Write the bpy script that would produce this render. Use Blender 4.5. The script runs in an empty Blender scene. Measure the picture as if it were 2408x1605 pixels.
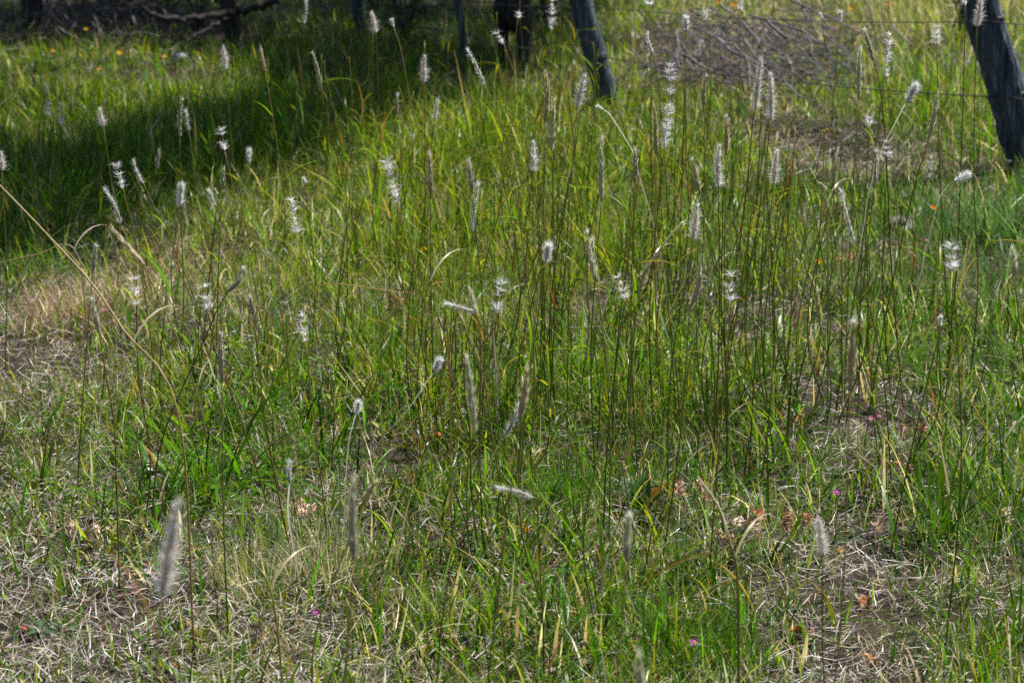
import bpy, math
import numpy as np
from mathutils import Vector, Matrix, Quaternion

R = math.radians
rng = np.random.default_rng(7)
sc = bpy.context.scene
C = sc.collection

# ------------------------------------------------------------------ camera, sky, sun, exposure
CAM_H, PITCH, FPX, CX, CY = 1.5, R(14.92), 5664.0, 1204.0, 802.5   # pixels of the 2408x1605 photograph
cd = bpy.data.cameras.new('camera'); cam = bpy.data.objects.new('camera', cd); C.objects.link(cam)
cam.location = (0, 0, CAM_H); cam.rotation_euler = (R(90) - PITCH, 0, 0)
cd.sensor_width = 36; cd.lens = 36 * FPX / 2408; cd.clip_start = 0.05; cd.clip_end = 2000
cd.dof.use_dof = True; cd.dof.focus_distance = 4.55; cd.dof.aperture_fstop = 8.0
sc.camera = cam

SUN_EL, SUN_AZ = R(60), R(52)            # azimuth: from straight ahead (+Y) towards the right (+X)
w = bpy.data.worlds.new('World'); sc.world = w; w.use_nodes = True
nt = w.node_tree; bg = nt.nodes['Background']
sky = nt.nodes.new('ShaderNodeTexSky'); sky.sky_type = 'NISHITA'; sky.sun_disc = False
sky.sun_elevation = SUN_EL; sky.sun_rotation = SUN_AZ
nt.links.new(sky.outputs[0], bg.inputs[0]); bg.inputs[1].default_value = 0.05
sl = bpy.data.lights.new('sun', 'SUN'); so = bpy.data.objects.new('sun', sl); C.objects.link(so)
sl.energy = 5.0; sl.angle = R(0.53); sl.color = (1.0, 0.96, 0.89)
sun_dir = Vector((math.sin(SUN_AZ) * math.cos(SUN_EL), math.cos(SUN_AZ) * math.cos(SUN_EL), math.sin(SUN_EL)))
so.rotation_euler = sun_dir.to_track_quat('Z', 'Y').to_euler(); so.location = sun_dir * 20
vs = sc.view_settings
vs.view_transform = 'Standard'; vs.look = 'None'; vs.exposure = 0.9; vs.gamma = 1.0; vs.use_curve_mapping = False
sc.cycles.use_denoising = False
sc.cycles.max_bounces = 12; sc.cycles.diffuse_bounces = 6; sc.cycles.glossy_bounces = 1; sc.cycles.transmission_bounces = 4
sc.cycles.sample_clamp_indirect = 6.0

# ------------------------------------------------------------------ helpers
def ray(u, v):
    a, b = (u - CX) / FPX, (CY - v) / FPX
    return np.array([a, math.cos(PITCH) + b * math.sin(PITCH), -math.sin(PITCH) + b * math.cos(PITCH)])
WORN_SPOTS = [(2060,985,.10),(2030,1250,.14),(2060,1420,.12),(1960,1560,.12),(1760,1130,.10),(950,1080,.08),(1520,1240,.07),(2010,365,.26),(1890,345,.24),(880,1240,.07)]
def flat(u, v): r = ray(u, v); k = -CAM_H / r[2]; return r[0] * k, r[1] * k
HOLLOW = [(*flat(u, v), q) for u, v, q in WORN_SPOTS]
def hgt(x, y): return terrain(np.asarray(x, float), np.asarray(y, float))
def at(u, v, y):                                   # pixel -> point in the upright plane at distance y
    r = ray(u, v); k = y / r[1]; return np.array([r[0] * k, y, CAM_H + r[2] * k])
def gnd(u, v):                                     # pixel -> point on the ground
    r = ray(u, v); k = -CAM_H / r[2]; x, y = r[0] * k, r[1] * k
    for _ in range(3):
        k = -(CAM_H - float(hgt(x, y))) / r[2]; x, y = r[0] * k, r[1] * k
    return np.array([x, y, float(hgt(x, y))])
def proj(x, y, z=0.0):                             # ground -> photo pixel (only used to look up plant cover)
    dz = z - CAM_H
    dep = y * math.cos(PITCH) - dz * math.sin(PITCH); up = y * math.sin(PITCH) + dz * math.cos(PITCH)
    return CX + FPX * x / dep, CY - FPX * up / dep

def vnoise(x, y, s, seed=0):
    x = np.asarray(x, float) / s + 1000.0; y = np.asarray(y, float) / s + 1000.0
    xi = np.floor(x).astype(np.int64); yi = np.floor(y).astype(np.int64); fx = x - xi; fy = y - yi
    fx = fx * fx * (3 - 2 * fx); fy = fy * fy * (3 - 2 * fy)
    def h(i, j):
        n = (i * 374761393 + j * 668265263 + seed * 974634777) & 0x7fffffff
        n = ((n ^ (n >> 13)) * 1274126177) & 0x7fffffff
        return ((n ^ (n >> 16)) & 0xffff) / 65535.0
    a = h(xi, yi) * (1 - fx) + h(xi + 1, yi) * fx; b = h(xi, yi + 1) * (1 - fx) + h(xi + 1, yi + 1) * fx
    return a * (1 - fy) + b * fy
def terrain(x, y):
    near = np.clip(1 - (np.abs(x) + np.abs(y - 8)) / 60, 0, 1)
    hol = 0
    for hx, hy, hs in HOLLOW: hol = hol - .03 * np.exp(-((x - hx) ** 2 + (.55 * (y - hy)) ** 2) / (hs * .75) ** 2)
    return hol + near * (0.05 * (vnoise(x, y, 1.3, 3) - .5) + 0.03 * (vnoise(x, y, .42, 5) - .5) + 0.016 * (vnoise(x, y, .13, 9) - .5))

def tag(o, label=None, cat=None, group=None, kind=None):
    if label: o['label'] = label
    if cat: o['category'] = cat
    if group: o['group'] = group
    if kind: o['kind'] = kind
    return o
def link(name, me, mat=None, parent=None, loc=None):
    o = bpy.data.objects.new(name, me); C.objects.link(o)
    if mat is not None and not me.materials: me.materials.append(mat)
    if parent is not None: o.parent = parent
    if loc is not None: o.location = loc
    return o
def empty(name, loc, label, cat, group=None):
    o = bpy.data.objects.new(name, None); C.objects.link(o); o.location = loc; o.empty_display_size = .05
    return tag(o, label, cat, group)
def tri_mesh(name, V, T, col=None, smooth=False):
    V = np.asarray(V, np.float32); T = np.asarray(T, np.int32)
    me = bpy.data.meshes.new(name)
    me.vertices.add(len(V)); me.vertices.foreach_set('co', V.ravel())
    me.loops.add(T.size); me.loops.foreach_set('vertex_index', T.ravel())
    me.polygons.add(len(T)); me.polygons.foreach_set('loop_start', np.arange(0, T.size, 3, dtype=np.int32))
    if smooth: me.polygons.foreach_set('use_smooth', np.ones(len(T), bool))
    if col is not None:
        a = me.color_attributes.new('Col', 'FLOAT_COLOR', 'POINT')
        c4 = np.ones((len(V), 4), np.float32); c4[:, :3] = col; a.data.foreach_set('color', c4.ravel())
    me.update(calc_edges=True)
    return me

def blades(P, L, W, az, ph0, ph1, c0, c1, S=3, twist=None, floor=True, prof=1.7, z_min=None):
    """ribbons growing from P: angle from upright runs ph0 -> ph0+ph1; returns verts, triangles, colours"""
    N = len(P); t = np.linspace(0, 1, S + 1)
    tm = (t[1:] + t[:-1]) / 2
    ph = ph0[:, None] + ph1[:, None] * tm[None]
    dh = np.cumsum(np.sin(ph) * (L / S)[:, None], 1); dz = np.cumsum(np.cos(ph) * (L / S)[:, None], 1)
    dh = np.concatenate([np.zeros((N, 1)), dh], 1); dz = np.concatenate([np.zeros((N, 1)), dz], 1)
    x = P[:, 0:1] + dh * np.cos(az)[:, None]; y = P[:, 1:2] + dh * np.sin(az)[:, None]; z = P[:, 2:3] + dz
    if floor: z = np.maximum(z, P[:, 2:3] + (0.002 if z_min is None else z_min[:, None]))
    if twist is None: twist = np.zeros(N)
    tw = az[:, None] + twist[:, None] * (0.3 + t)[None]
    hw = (W / 2)[:, None] * (np.minimum(1, .55 + 2.2 * t) * (1 - t ** prof))[None]
    sx, sy = -np.sin(tw) * hw, np.cos(tw) * hw
    sz = .25 * hw
    k = 2 * S + 1
    V = np.zeros((N, k, 3)); Cc = np.zeros((N, k, 3))
    for i in range(S):
        V[:, 2 * i] = np.stack([x[:, i] + sx[:, i], y[:, i] + sy[:, i], z[:, i] + sz[:, i]], 1)
        V[:, 2 * i + 1] = np.stack([x[:, i] - sx[:, i], y[:, i] - sy[:, i], z[:, i] - sz[:, i]], 1)
        Cc[:, 2 * i] = Cc[:, 2 * i + 1] = c0 * (1 - t[i]) + c1 * t[i]
    V[:, -1] = np.stack([x[:, S], y[:, S], z[:, S]], 1); Cc[:, -1] = c1
    f = []
    for i in range(S - 1):
        a = 2 * i; f += [(a, a + 1, a + 3), (a, a + 3, a + 2)]
    f.append((2 * S - 2, 2 * S - 1, 2 * S))
    T = (np.array(f)[None] + (np.arange(N) * k)[:, None, None]).reshape(-1, 3)
    return V.reshape(-1, 3), T, Cc.reshape(-1, 3)

def join(parts):
    V, T, K, n = [], [], [], 0
    for v, t, c in parts:
        V.append(v); T.append(t + n); K.append(c); n += len(v)
    return np.concatenate(V), np.concatenate(T), np.concatenate(K)

def tube(pts, rad, sides=6, col=None, rough=0.0, r=rng, cap=True):
    pts = np.asarray(pts, float); n = len(pts); rad = np.broadcast_to(np.asarray(rad, float), (n,))
    tg = np.gradient(pts, axis=0); tg /= np.linalg.norm(tg, axis=1)[:, None] + 1e-12
    ref = np.array([1., 0, 0]) if abs(tg[0, 0]) < .9 else np.array([0, 1., 0])
    a = np.cross(tg, ref); a /= np.linalg.norm(a, axis=1)[:, None] + 1e-12; b = np.cross(tg, a)
    th = np.arange(sides) * 2 * math.pi / sides
    rr = rad[:, None] * (1 + rough * (r.random((n, sides)) - .5) * 2) if rough else np.repeat(rad[:, None], sides, 1)
    V = pts[:, None] + rr[..., None] * (np.cos(th)[None, :, None] * a[:, None] + np.sin(th)[None, :, None] * b[:, None])
    V = V.reshape(-1, 3); T = []
    for i in range(n - 1):
        for j in range(sides):
            p, q = i * sides + j, i * sides + (j + 1) % sides
            T += [(p, q, q + sides), (p, q + sides, p + sides)]
    if cap:
        V = np.concatenate([V, pts[:1], pts[-1:]]); c0, c1 = len(V) - 2, len(V) - 1
        for j in range(sides):
            T += [(c0, (j + 1) % sides, j), (c1, (n - 1) * sides + j, (n - 1) * sides + (j + 1) % sides)]
    T = np.array(T)
    if col is None: K = np.full((len(V), 3), .3)
    else:
        col = np.asarray(col, float)
        K = np.repeat(col, sides, 0) if col.ndim == 2 else np.tile(col, (n * sides, 1))
        if cap: K = np.concatenate([K, K[:1], K[-1:]])
    return V, T, K

def curve_pts(P, n):                               # smooth polyline through points (Catmull-Rom)
    P = np.asarray(P, float)
    if len(P) == 2: return P[0] + (P[1] - P[0]) * np.linspace(0, 1, n)[:, None]
    Q = np.concatenate([2 * P[:1] - P[1:2], P, 2 * P[-1:] - P[-2:-1]]); out = []
    for s in np.linspace(0, len(P) - 1 - 1e-6, n):
        i = int(s); t = s - i; a, b, c, d = Q[i:i + 4]
        out.append(.5 * ((2 * b) + (-a + c) * t + (2 * a - 5 * b + 4 * c - d) * t * t + (-a + 3 * b - 3 * c + d) * t ** 3))
    return np.array(out)

# ------------------------------------------------------------------ materials
def mat_leaf(name, transl=.5, gloss=.16, rough=.32, warm=(1.35, 1.42, .7)):
    m = bpy.data.materials.new(name); m.use_nodes = True; n = m.node_tree.nodes; l = m.node_tree.links
    p = n['Principled BSDF']; out = n['Material Output']
    at_ = n.new('ShaderNodeAttribute'); at_.attribute_name = 'Col'
    nz = n.new('ShaderNodeTexNoise'); nz.inputs['Scale'].default_value = 60; nz.inputs['Detail'].default_value = 2
    tc = n.new('ShaderNodeTexCoord'); l.new(tc.outputs['Object'], nz.inputs['Vector'])
    mr = n.new('ShaderNodeMapRange'); mr.inputs[3].default_value = .72; mr.inputs[4].default_value = 1.28
    l.new(nz.outputs[0], mr.inputs[0])
    mx = n.new('ShaderNodeVectorMath'); mx.operation = 'SCALE'
    l.new(at_.outputs['Color'], mx.inputs[0]); l.new(mr.outputs[0], mx.inputs['Scale'])
    l.new(mx.outputs[0], p.inputs['Base Color'])
    p.inputs['Roughness'].default_value = rough; p.inputs['Specular IOR Level'].default_value = gloss
    tr = n.new('ShaderNodeBsdfTranslucent')
    vm = n.new('ShaderNodeVectorMath'); vm.operation = 'MULTIPLY'; vm.inputs[1].default_value = warm
    l.new(mx.outputs[0], vm.inputs[0]); l.new(vm.outputs[0], tr.inputs['Color'])
    ms = n.new('ShaderNodeMixShader'); ms.inputs[0].default_value = transl
    l.new(p.outputs[0], ms.inputs[1]); l.new(tr.outputs[0], ms.inputs[2]); l.new(ms.outputs[0], out.inputs[0])
    return m
def mat_noise(name, c0, c1, scale=20, rough=.85, bump=.4, stretch=(1, 1, 1), c2=None, spec=.2, detail=8):
    m = bpy.data.materials.new(name); m.use_nodes = True; n = m.node_tree.nodes; l = m.node_tree.links
    p = n['Principled BSDF']; tc = n.new('ShaderNodeTexCoord'); mp = n.new('ShaderNodeMapping'); mp.inputs['Scale'].default_value = stretch
    l.new(tc.outputs['Object'], mp.inputs[0])
    nz = n.new('ShaderNodeTexNoise'); nz.inputs['Scale'].default_value = scale; nz.inputs['Detail'].default_value = detail; nz.inputs['Roughness'].default_value = .65
    l.new(mp.outputs[0], nz.inputs['Vector'])
    cr = n.new('ShaderNodeValToRGB'); cr.color_ramp.elements[0].position = .33; cr.color_ramp.elements[1].position = .68
    cr.color_ramp.elements[0].color = (*c0, 1); cr.color_ramp.elements[1].color = (*c1, 1)
    if c2: e = cr.color_ramp.elements.new(.55); e.color = (*c2, 1)
    l.new(nz.outputs[0], cr.inputs[0]); l.new(cr.outputs[0], p.inputs['Base Color'])
    bp = n.new('ShaderNodeBump'); bp.inputs['Strength'].default_value = bump; bp.inputs['Distance'].default_value = .01
    l.new(nz.outputs[0], bp.inputs['Height']); l.new(bp.outputs[0], p.inputs['Normal'])
    p.inputs['Roughness'].default_value = rough; p.inputs['Specular IOR Level'].default_value = spec
    return m
M_grass = mat_leaf('grass_blade')
M_dry = mat_leaf('dry_straw', transl=.14, gloss=.3, rough=.42, warm=(1.1, 1.0, .8))
M_culm = mat_leaf('grass_culm', transl=.35, gloss=.22, rough=.35, warm=(1.1, 1.05, .6))
M_hair = mat_leaf('silky_hair', transl=.55, gloss=.5, rough=.35, warm=(1, 1, 1))
M_head = mat_leaf('seed_husk', transl=.45, gloss=.3, rough=.6, warm=(1, .95, .8))
M_leaf = mat_leaf('broad_leaf', transl=.4, gloss=.22, rough=.55)
M_soil = mat_noise('soil_and_litter', (.014, .010, .008), (.06, .047, .038), 34, .95, 1.0, c2=(.042, .032, .025), spec=.1)
M_bark = mat_noise('dark_bark', (.018, .017, .018), (.075, .07, .068), 26, .95, 1.0, (3, 3, .5), spec=.1)
M_post = mat_noise('weathered_post_wood', (.016, .024, .036), (.26, .29, .33), 34, .85, 1.0, (2.6, 2.6, .12), c2=(.085, .11, .145), spec=.2)
M_dead = mat_noise('grey_dead_wood', (.07, .062, .068), (.25, .225, .24), 40, .85, .6, (2, 2, .4), spec=.2)
M_twig = mat_noise('dark_twig', (.035, .03, .03), (.15, .13, .125), 40, .9, .5, spec=.15)
M_wire = mat_noise('rusty_wire', (.05, .04, .035), (.16, .15, .15), 120, .5, .2, spec=.5)
M_wire.node_tree.nodes['Principled BSDF'].inputs['Metallic'].default_value = .6
M_stone = mat_noise('pale_stone', (.14, .14, .16), (.42, .42, .46), 30, .8, .6, spec=.3)

# palettes (linear albedo)
GREEN = np.array([[.042, .130, .005], [.068, .180, .006], [.10, .22, .007], [.022, .075, .006]])
YELL = np.array([[.14, .225, .006], [.20, .26, .008], [.11, .21, .005], [.25, .26, .012], [.07, .11, .006]])
BLUE = np.array([[.075, .15, .06], [.095, .175, .085], [.06, .125, .045], [.13, .2, .11]])
STRAW = np.array([[.46, .38, .27], [.40, .31, .20], [.52, .46, .38], [.34, .26, .19], [.48, .42, .38]])
GREY = np.array([[.46, .42, .40], [.38, .33, .31], [.54, .50, .48], [.27, .22, .20]])
PINKT = np.array([[.50, .31, .20], [.44, .27, .17], [.56, .38, .26], [.36, .23, .13]])
RUST = np.array([[.18, .07, .025], [.26, .13, .035], [.13, .04, .02], [.28, .18, .04]])
def pick(pal, n, r=rng, var=.30):
    c = pal[r.integers(0, len(pal), n)]
    return np.clip(c * (1 + var * r.normal(size=(n, 1))) * (1 + .06 * r.normal(size=(n, 3))), .004, .85)

# ------------------------------------------------------------------ ground sheet
def axis(lo, hi, step, far):
    inner = np.arange(lo, hi + 1e-6, step)
    g = np.array([.3, 1, 3, 8, 20, 60, 150, far])
    return np.concatenate([(lo - g)[::-1], inner, hi + g])
gx, gy = axis(-4.2, 4.2, .045, 400), axis(1.2, 15, .045, 400)
X, Y = np.meshgrid(gx, gy); Z = terrain(X, Y)
nx, ny = len(gx), len(gy)
V = np.stack([X.ravel(), Y.ravel(), Z.ravel()], 1)
i, j = np.meshgrid(np.arange(nx - 1), np.arange(ny - 1)); a = (j * nx + i).ravel()
T = np.concatenate([np.stack([a, a + 1, a + nx + 1], 1), np.stack([a, a + nx + 1, a + nx], 1)])
tag(link('ground', tri_mesh('ground', V, T, smooth=True), M_soil), kind='structure')

# ------------------------------------------------------------------ plant cover: what grows where (photo pixel of the spot, cover, height m, dry share, hue 0 yellow 1 green 2 blue)
COVER = [
 (100,1500,.30,.05,.70,.6),(400,1520,.36,.05,.62,.6),(700,1500,.40,.06,.6,.6),(1000,1550,.5,.08,.5,.7),(1300,1500,.55,.09,.42,.7),
 (1650,1450,.9,.09,.12,.8),(1900,1550,.36,.05,.6,.8),(2050,1360,.22,.045,.7,.8),(2260,1500,.7,.10,.3,.8),(2250,1200,.8,.13,.2,1.1),
 (1850,1350,.5,.07,.5,.8),(100,1250,.30,.05,.7,.7),(350,1330,.36,.05,.6,.7),(600,1350,.4,.06,.6,.9),(480,1140,.95,.10,.12,.8),
 (300,1050,.7,.08,.3,.6),(100,1010,.55,.07,.5,.4),(100,820,.45,.06,.6,.4),(250,720,.4,.07,.85,.3),(400,640,.5,.09,.7,.3),
 (150,560,.8,.11,.1,.9),(500,850,.6,.08,.42,.4),(700,1000,.8,.11,.25,.7),(900,850,.85,.12,.2,.5),(700,700,.7,.10,.36,.3),
 (900,1200,.55,.08,.45,.7),(1150,1200,.65,.09,.35,.7),(1250,1000,.9,.13,.15,.7),(1500,1000,.9,.13,.15,.6),(1500,1250,.7,.09,.3,.8),
 (1750,1050,.75,.12,.25,.7),(1750,1200,.5,.08,.42,.8),(2000,1000,.28,.06,.6,.8),(2000,800,.7,.10,.36,.8),(2250,850,.6,.09,.35,.9),
 (2000,600,.75,.10,.33,1.1),(2300,600,.9,.12,.06,1.7),(1800,600,.85,.12,.2,.6),(1400,600,.95,.14,.1,.25),(1000,600,.9,.12,.15,.2),
 (600,550,.75,.10,.4,.3),(1200,400,.95,.16,.1,.15),(1700,400,.8,.12,.25,.4),(1950,350,.2,.06,.5,.6),(1860,330,.2,.06,.5,.6),(2060,370,.25,.06,.5,.6),(2150,300,.9,.17,.12,.7),
 (2060,180,.9,.14,.14,.4),(2100,30,.95,.12,.75,.1),(2250,60,.95,.12,.6,.2),(1850,10,.9,.08,.8,.1),(1650,20,.9,.09,.6,.2),(1700,150,.22,.05,.45,.5),(300,450,1,.12,0,1.0),(600,330,1,.14,0,.9),
 (200,220,1,.07,.1,.35),(60,150,1,.06,.05,.5),(350,160,1,.06,.1,.5),(900,200,.9,.09,.05,.5),(1430,275,.7,.06,.1,.3),(1440,235,.7,.05,.1,.3),(1210,160,.7,.05,.1,.3),(1090,140,.7,.06,.1,.4),(300,60,.3,.035,.3,.5),(150,40,.35,.035,.3,.5),(520,60,.4,.05,.2,.5),(700,80,.7,.07,.1,.6),(1300,150,.8,.09,.1,.2),(1200,80,.6,.04,.1,.4),(1500,40,.8,.09,.3,.3),(950,60,.6,.06,.2,.5),(1850,110,.25,.05,.5,.5),(1600,130,.35,.06,.4,.5),
]
CP = np.array([[*gnd(u, v)[:2], *q] for u, v, *q in COVER]); CP[:, 2] = np.clip(CP[:, 2] + np.where(CP[:, 1] < 4.7, .10, 0), 0, 1)
def cover(x, y):
    wx = 1.0 / np.clip(y, 2, 14)                     # features are about as wide as they look far away
    d2 = ((x[:, None] - CP[None, :, 0]) ** 2 + (.42 * (y[:, None] - CP[None, :, 1])) ** 2) * wx[:, None] ** 2
    k = 1.0 / (d2 + 2e-4) ** 1.6
    return (k @ CP[:, 2:]) / k.sum(1)[:, None]
def scatter(n, y0=2.3, y1=14.5, margin=.9, power=0.0):
    """points over the wedge in view and a margin beyond it; power > 0 puts relatively more of them near"""
    out = []
    have = 0
    while have < n:
        m = 2 * n
        y = y0 + (y1 - y0) * rng.random(m); hw = .2126 * y * 1.05 + margin
        keep = rng.random(m) < (hw / (.2126 * y1 * 1.05 + margin)) * (y0 / y) ** power * 1.0
        y = y[keep]; hw = hw[keep]; x = (rng.random(len(y)) * 2 - 1) * hw
        inside = np.abs(x) < .2126 * y * 1.05 + .12
        keep = inside | (rng.random(len(y)) < .38); x, y = x[keep], y[keep]
        out.append(np.stack([x, y], 1)); have += len(x)
    return np.concatenate(out)[:n]
def hue_cols(h, n):
    h = np.clip(h + .35 * rng.normal(size=n), 0, 2); r = rng.random(n)
    c = np.where((r < np.clip(1 - h, 0, 1))[:, None], pick(YELL, n), pick(GREEN, n))
    return np.where((r < np.clip(h - 1, 0, 1))[:, None], pick(BLUE, n), c)
OZ = np.array(HOLLOW)       # worn spots with bare soil and dead leaves
def worn(x, y):
    d = np.min(((x[:, None] - OZ[None, :, 0]) ** 2 + (.55 * (y[:, None] - OZ[None, :, 1])) ** 2) / OZ[None, :, 2] ** 2, 1)
    return np.exp(-d)

def turf(name, n, lmul, wmin, wmax, lean, curl, S, label, y0, y1, power, thr, rnd_h=.5, clump=.10, dry_bias=1.0, seed=1, wide=1.0):
    p = scatter(n, y0, y1, power=power)
    g = cover(p[:, 0], p[:, 1]); nz = .55 * vnoise(p[:, 0], p[:, 1], clump, seed) + .45 * vnoise(p[:, 0], p[:, 1], clump * 3.1, seed + 1)
    keep = rng.random(len(p)) < np.clip(g[:, 0] * (1.15 - worn(p[:, 0], p[:, 1])) * np.clip((nz - thr) * 4 + .5, .08, 1), 0, 1)
    p, g, nz = p[keep], g[keep], nz[keep]; m = len(p)
    L = g[:, 1] * lmul * np.clip(1 + rnd_h * rng.normal(size=m), .3, 2.4) * (.6 + .8 * nz)
    W = (wmin + (wmax - wmin) * rng.random(m) ** 1.6) * wide
    az = rng.random(m) * 2 * math.pi + 2.5 * vnoise(p[:, 0], p[:, 1], .25, 41)
    ph0 = np.abs(rng.normal(size=m)) * lean; ph1 = np.abs(rng.normal(size=m)) * curl
    dry = rng.random(m) < g[:, 2] * .55 * dry_bias
    c0 = hue_cols(g[:, 3], m)
    st = pick(STRAW, m); c0 = np.where(dry[:, None], st, c0)
    rr = rng.random(m) < .012; c0 = np.where(rr[:, None], pick(RUST, m), c0)
    tipdry = rng.random(m) < .10
    c1 = np.where(tipdry[:, None], pick(np.concatenate([STRAW, RUST]), m), c0 * np.array([1.1, 1.08, 1.0]))
    P = np.stack([p[:, 0], p[:, 1], terrain(p[:, 0], p[:, 1]) - .003], 1)
    v, t, c = blades(P, L, W, az, ph0, ph1, c0, c1, S, rng.normal(size=m) * .5)
    o = link(name, tri_mesh(name, v, t, c), M_grass)
    return tag(o, label, 'grass', kind='stuff')
turf('short_grass', 300000, .62, .0011, .0030, .62, .8, 2, 'short fine green turf grass covering the meadow floor', 2.3, 9.5, 1.1, .40, seed=11)
turf('meadow_grass', 115000, 1.05, .0026, .0078, .72, 1.0, 4, 'longer green grass blades growing through the turf', 2.3, 9.5, .9, .47, rnd_h=.45, clump=.11, seed=21, dry_bias=.55)
turf('far_grass', 120000, 1.1, .003, .007, .55, .9, 3, 'green grass growing towards the fence and trees', 7.6, 15, .3, .40, clump=.13, seed=31, rnd_h=.55)

def litter(n, name, label, zmax, pal, lmin, lmax, wmin, wmax, use_worn, y1=8.5, power=1.1, thin=1.0, y0=2.3):
    p = scatter(n, y0, y1, power=power); g = cover(p[:, 0], p[:, 1])
    k = np.clip(g[:, 2] * .95 + .10 + use_worn * worn(p[:, 0], p[:, 1]) * (.4 + vnoise(p[:, 0], p[:, 1], .07, 91)), 0, 1) * thin * np.clip(.35 + 1.3 * vnoise(p[:, 0], p[:, 1], .09, 88), 0, 1)
    p = p[rng.random(len(p)) < k]; m = len(p)
    L = lmin + (lmax - lmin) * rng.random(m) ** 1.8; W = wmin + (wmax - wmin) * rng.random(m) ** 2
    P = np.stack([p[:, 0], p[:, 1], terrain(p[:, 0], p[:, 1]) + zmax * rng.random(m) ** 1.7], 1)
    c = pick(pal, m, var=.3)
    v, t, cc = blades(P, L, W, rng.random(m) * 6.283, R(68) + R(30) * rng.random(m), rng.normal(size=m) * .9, c, c * .95, 3, rng.normal(size=m) * 1.6,
                      z_min=-.5 * (P[:, 2] - terrain(p[:, 0], p[:, 1])))
    return tag(link(name, tri_mesh(name, v, t, cc), M_dry), label, 'dry grass', kind='stuff')
litter(190000, 'dry_grass_litter', 'pale dead grass litter lying between the green blades', .034, np.concatenate([STRAW, GREY, GREY]) * 1.15, .02, .09, .0009, .0027, -.2, power=1.5)
litter(26000, 'brown_thatch', 'brown matted thatch on the soil', .008, np.array([[.13, .09, .06], [.2, .14, .1], [.09, .06, .045], [.26, .19, .14]]), .02, .09, .001, .003, .8)

litter(60000, 'far_dry_grass', 'grey-brown dead grass and twig litter under the fence', .06, np.concatenate([STRAW * .7, GREY * .7, PINKT * .5]), .05, .2, .002, .004, .5, y1=13.5, power=0, y0=7.5)
# small round-leaved weeds flat on the ground
def small_leaves(n):
    p = scatter(n, 2.4, 8, power=1.0); g = cover(p[:, 0], p[:, 1]); nz = vnoise(p[:, 0], p[:, 1], .22, 77)
    p = p[(rng.random(n) < np.clip((nz - .55) * 5, 0, 1))]; m = len(p)
    P = np.stack([p[:, 0], p[:, 1], terrain(p[:, 0], p[:, 1]) + .004], 1)
    c = np.where((rng.random(m) < .75)[:, None], pick(GREEN, m) * .9, pick(BLUE, m))
    v, t, cc = blades(P, .008 + .014 * rng.random(m), .004 + .005 * rng.random(m), rng.random(m) * 6.283, R(25) + R(40) * rng.random(m), R(30) * rng.random(m), c, c, 3, prof=3.2)
    tag(link('low_weed_leaves', tri_mesh('low_weed_leaves', v, t, cc), M_leaf), 'tiny low weed leaves among the turf', 'weeds', kind='stuff')
small_leaves(26000)

# ------------------------------------------------------------------ leaf prototypes shared by tufts and stems
def leaf_proto(name, L, W, ph0, ph1, c0, c1, S=6, mat=None, prof=1.7):
    v, t, c = blades(np.zeros((1, 3)), np.array([L]), np.array([W]), np.zeros(1), np.array([ph0]), np.array([ph1]), np.array([c0]), np.array([c1]), S, np.array([rng.normal() * .5]), floor=False, prof=prof)
    me = tri_mesh(name, v, t, c, smooth=True); me.materials.append(mat or M_grass); return me
def protos(name, pal, k, L, W, ph0, ph1, tip=None, S=6, mat=None, prof=1.7):
    out = []
    for _ in range(k):
        c = pick(pal, 1, var=.15)[0]; c1 = c * 1.1 if tip is None or rng.random() > .3 else pick(tip, 1)[0]
        out.append(leaf_proto(name, L * (.7 + .6 * rng.random()), W * (.75 + .5 * rng.random()), ph0 * (.6 + .8 * rng.random()), ph1 * (.5 + rng.random()), c, c1, S, mat, prof))
    return out
LP = {
 'side': protos('side_leaf', YELL * 1.1, 14, .10, .0042, R(50), R(40), RUST),
 'green': protos('arching_leaf', GREEN, 16, .18, .0070, R(42), R(62), None),
 'dark': protos('dark_leaf', GREEN * .8, 12, .20, .0048, R(18), R(45), None),
 'lime': protos('lime_leaf', YELL * .9, 12, .15, .006, R(20), R(60), RUST),
 'blue': protos('blue_leaf', BLUE, 12, .17, .0032, R(20), R(40), None),
 'rust': protos('rust_leaf', RUST, 8, .12, .005, R(25), R(50), None),
 'straw': protos('straw_leaf', STRAW, 10, .14, .004, R(30), R(80), None),
}
def ordinal(k): return ['leftmost', 'second from left', 'third from left', 'fourth from left', 'fifth from left', 'sixth from left', 'seventh from left', 'eighth from left',
    'ninth from left', 'tenth from left', 'eleventh from left', 'twelfth from left', 'thirteenth from left', 'fourteenth from left', 'fifteenth from left', 'sixteenth from left', 'seventeenth from left', 'eighteenth from left', 'nineteenth from left', 'twentieth from left'][k]

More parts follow.
